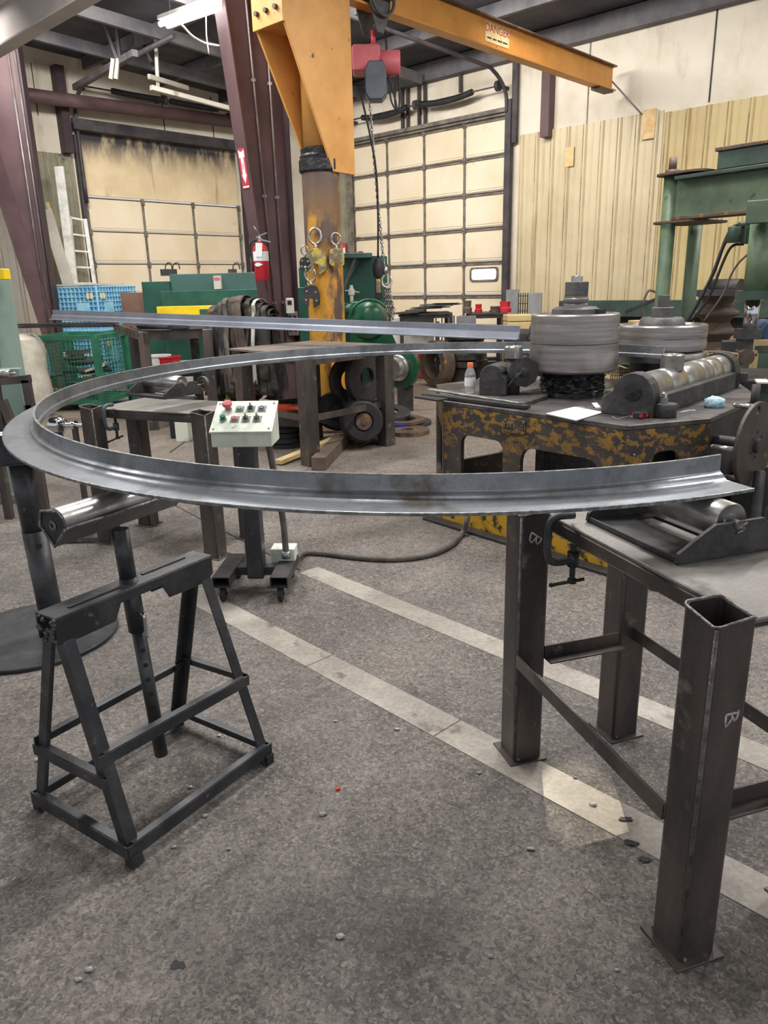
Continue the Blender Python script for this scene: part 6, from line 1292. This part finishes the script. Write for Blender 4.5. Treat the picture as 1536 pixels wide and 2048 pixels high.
# buckets under the rack table
for px, py, m, lb in ((316, 722, m_white, 'white bucket on the floor under the back rack table'), (336, 724, m_red, 'red bucket beside the white bucket under the rack table'), (372, 735, m_white, 'white tub right of the red bucket')):
    c = PY(px, py, 10.9); g = G(); zt = ZA(px, py-12, 10.9); g.lathe([(0, 0), (.15, 0), (.18, zt-.02), (.19, zt-.02), (.19, zt), (.17, zt), (.15, .03), (0, .03)], T((c.x, c.y, 0)), 28); one(g, 'bucket', m, lb, 'bucket')
g = gbox(346, 372, 812, 832, 7.9, .2, m_panel, 'x', None, 0); one(g, 'grey_box', m_panel, 'pale box under the table inside the ring', 'box', bev=.005)
g = gbox(335, 385, 800, 838, 8.1, .3, m_vdark, 'x', None, 0); one(g, 'black_crate', m_vdark, 'black crate behind the pale box inside the ring', 'crate', bev=.01)
# ---- fluorescent lamp in view and hanging bits
la, lb_ = PY(328, 50, 9.8), PY(432, 14, 9.0); t = thing('fluorescent_light', 'bright fluorescent strip light hanging at the top left', 'light', (la+lb_)/2)
d = (lb_-la).normalized(); g = G(); g.bar(la+V((0, 0, .06)), lb_+V((0, 0, .06)), .16, .04); g.obj('housing', m_white, t)
for s in (-.045, .045): sd = d.cross(V((0, 0, 1))).normalized(); g = G(); g.cyl(la+sd*s, lb_+sd*s, .028, n=12); g.obj('tube', m_lamp, t)
for f in (.15, .85): g = G(); q = la.lerp(lb_, f); g.tubep([q+V((0, 0, .08)), q+V((0, 0, 1.1))], .004, 6); g.obj('hanging_wire', m_chain, t)
g = G(); g.tubep(spline([PY(364, 50, 9.4), PY(385, 72, 9.5), PY(410, 86, 9.6), PY(440, 92, 9.6)], 5), .012, 6); g.obj('lamp_cord', m_white, t)
g = G(); g.tubep(spline([PY(412, 28, 9.2), PY(413, 70, 9.2), PY(418, 108, 9.2)], 4), .008, 6); g.obj('pull_cord', m_white, t)
# far unlit tube fixtures by the left door
for a, b, w, lb in (((302, 175), (490, 225), .07, 'long pale strip fixture above the left garage door'), ((298, 153), (375, 176), .05, 'short thin pale bar above the strip fixture')):
    g = G(); g.bar(PY(*a, 13.6), PY(*b, 15.2), w, .07); one(g, 'strip_fixture', m_pale, lb, 'light fixture')
g = G(); a, b = PY(150, 175, 14.6), PY(270, 106, 12.6); g.bar(a, b, .09, .09); one(g, 'door_track_arm', m_edge, 'dark overhead track arm above the left garage door', 'track')
for k in (0, 1): g = G(); g.box(PY(224+10*k, 138, 13.0), (.05, .05, .28), ry=.25); one(g, 'track_hanger', m_pale, ['left pale clip on the overhead track arm', 'right pale clip on the overhead track arm'][k], 'clip')

# ---- scattered flecks on the near floor
random.seed(17)
for k in range(18):
    c = P(random.uniform(60, 1250), random.uniform(1350, 2000), .0); g = G(); g.ico((c.x, c.y, .004), random.uniform(.005, .011), 1, .3, (1.3, .8, .45)); one(g, 'floor_fleck', m_chalk, 'small pale fleck of scale lying on the near floor', 'scrap', 'pale flecks on the floor')
c = P(676, 1580, 0); g = G(); g.box((c.x, c.y, .004), (.014, .009, .008), rz=.4); one(g, 'orange_fleck', m_orangeg, 'tiny orange fleck on the floor right of the front stand', 'scrap')
for k, (px, py) in enumerate(((1250, 1640), (1262, 1688), (355, 1930), (1290, 1722))):
    c = P(px, py, 0); g = G(); rr_ = [random.uniform(.011, .026) for q in range(14)]; g.prism([(c.x+r*math.cos(.449*q), c.y+.6*r*math.sin(.449*q)) for q, r in enumerate(rr_)], .0012, None, .0042 if k != 2 else .0); one(g, 'oil_spot', m_vdark, ['upper dark oil spot on the floor strip left of the near leg', 'middle dark oil spot on the floor strip left of the near leg', 'dark oil spot on the floor at the bottom left', 'lower dark spot on the floor strip touching the near leg'][k], 'stain')

u_, z_ = onR(689, 505, .06); q = rm(u_, .06, z_); g = G(); g.box(q, (.11, .012, .42), rz=math.atan2(D1.y, D1.x)); o = one(g, 'wall_arrow_sign', m_redsign, 'small red and white sign on the siding right of the crane post', 'sign')
g = G(); g.box(q+D2*.009+V((0, 0, -.03)), (.06, .006, .26), rz=math.atan2(D1.y, D1.x)); g.obj('white_arrow', m_paper, o)
# ================================================================ LIGHT AND CAMERA
cam = bpy.data.cameras.new('camera'); co = bpy.data.objects.new('camera', cam); C.objects.link(co)
cam.sensor_fit = 'VERTICAL'; cam.sensor_height = 24.0; cam.lens = CF/2048*24.0; cam.clip_end = 100
mm = MX.Identity(4)
for j in range(3): mm[j][0] = _R[j]; mm[j][1] = _U[j]; mm[j][2] = -_f[j]; mm[j][3] = (0, 0, CH)[j]
co.matrix_world = mm; bpy.context.scene.camera = co
w = bpy.data.worlds.new('daylight'); bpy.context.scene.world = w; w.use_nodes = True
w.node_tree.nodes['Background'].inputs[0].default_value = (.93, .96, 1.0, 1); w.node_tree.nodes['Background'].inputs[1].default_value = .72
def lamp(x, y, z, e, sx=2.4, sy=.35, rz=0.0, col=(1, .97, .93)):
    l = bpy.data.lights.new('ceiling_lamp', 'AREA'); l.shape = 'RECTANGLE'; l.size = sx; l.size_y = sy; l.energy = e; l.color = col
    o = bpy.data.objects.new('ceiling_lamp', l); C.objects.link(o); o.location = (x, y, z); o.rotation_euler = (0, 0, rz)
for x, y, e in ((-3.2, 1.0, 22), (.8, .2, 10), (4.2, 1.0, 30), (-4.5, 5.0, 150), (0, 4.2, 160), (4.6, 4.2, 150), (-2.4, 8.0, 190), (2.4, 6.9, 150), (5.4, 7.6, 110)):
    lamp(x, y, 5.0, e, rz=.8)
# unseen fill lights added to brighten the end walls, tipped towards them
for x, y, e in ((-4.6, 10.6, 270), (-1.6, 11.0, 210), (1.2, 10.9, 125), (4.6, 9.8, 35)):
    l = bpy.data.lights.new('end_wall_fill', 'AREA'); l.shape = 'RECTANGLE'; l.size = 2.2; l.size_y = .5; l.energy = e; l.color = (1, .965, .92)
    o = bpy.data.objects.new('end_wall_fill', l); C.objects.link(o); o.location = (x, y, 5.35); d = V((.0 if x < -3 else .12, 1, -.75)) if x < 0 else V((.5, 1, -.75))
    o.rotation_euler = d.to_track_quat('-Z', 'Y').to_euler()
l = bpy.data.lights.new('sunbeam', 'SPOT'); l.energy = 1600; l.spot_size = math.radians(2.3); l.spot_blend = .5; l.color = (1, .9, .68); l.shadow_soft_size = .01
o = bpy.data.objects.new('sunbeam', l); C.objects.link(o); o.location = (1.35, 7.9, 4.9); o.rotation_euler = (P(1165, 1605)-o.location).to_track_quat('-Z', 'Y').to_euler()
vs = bpy.context.scene.view_settings; vs.view_transform = 'Standard'; vs.look = 'None'; vs.exposure = 0; vs.gamma = 1; vs.use_curve_mapping = False
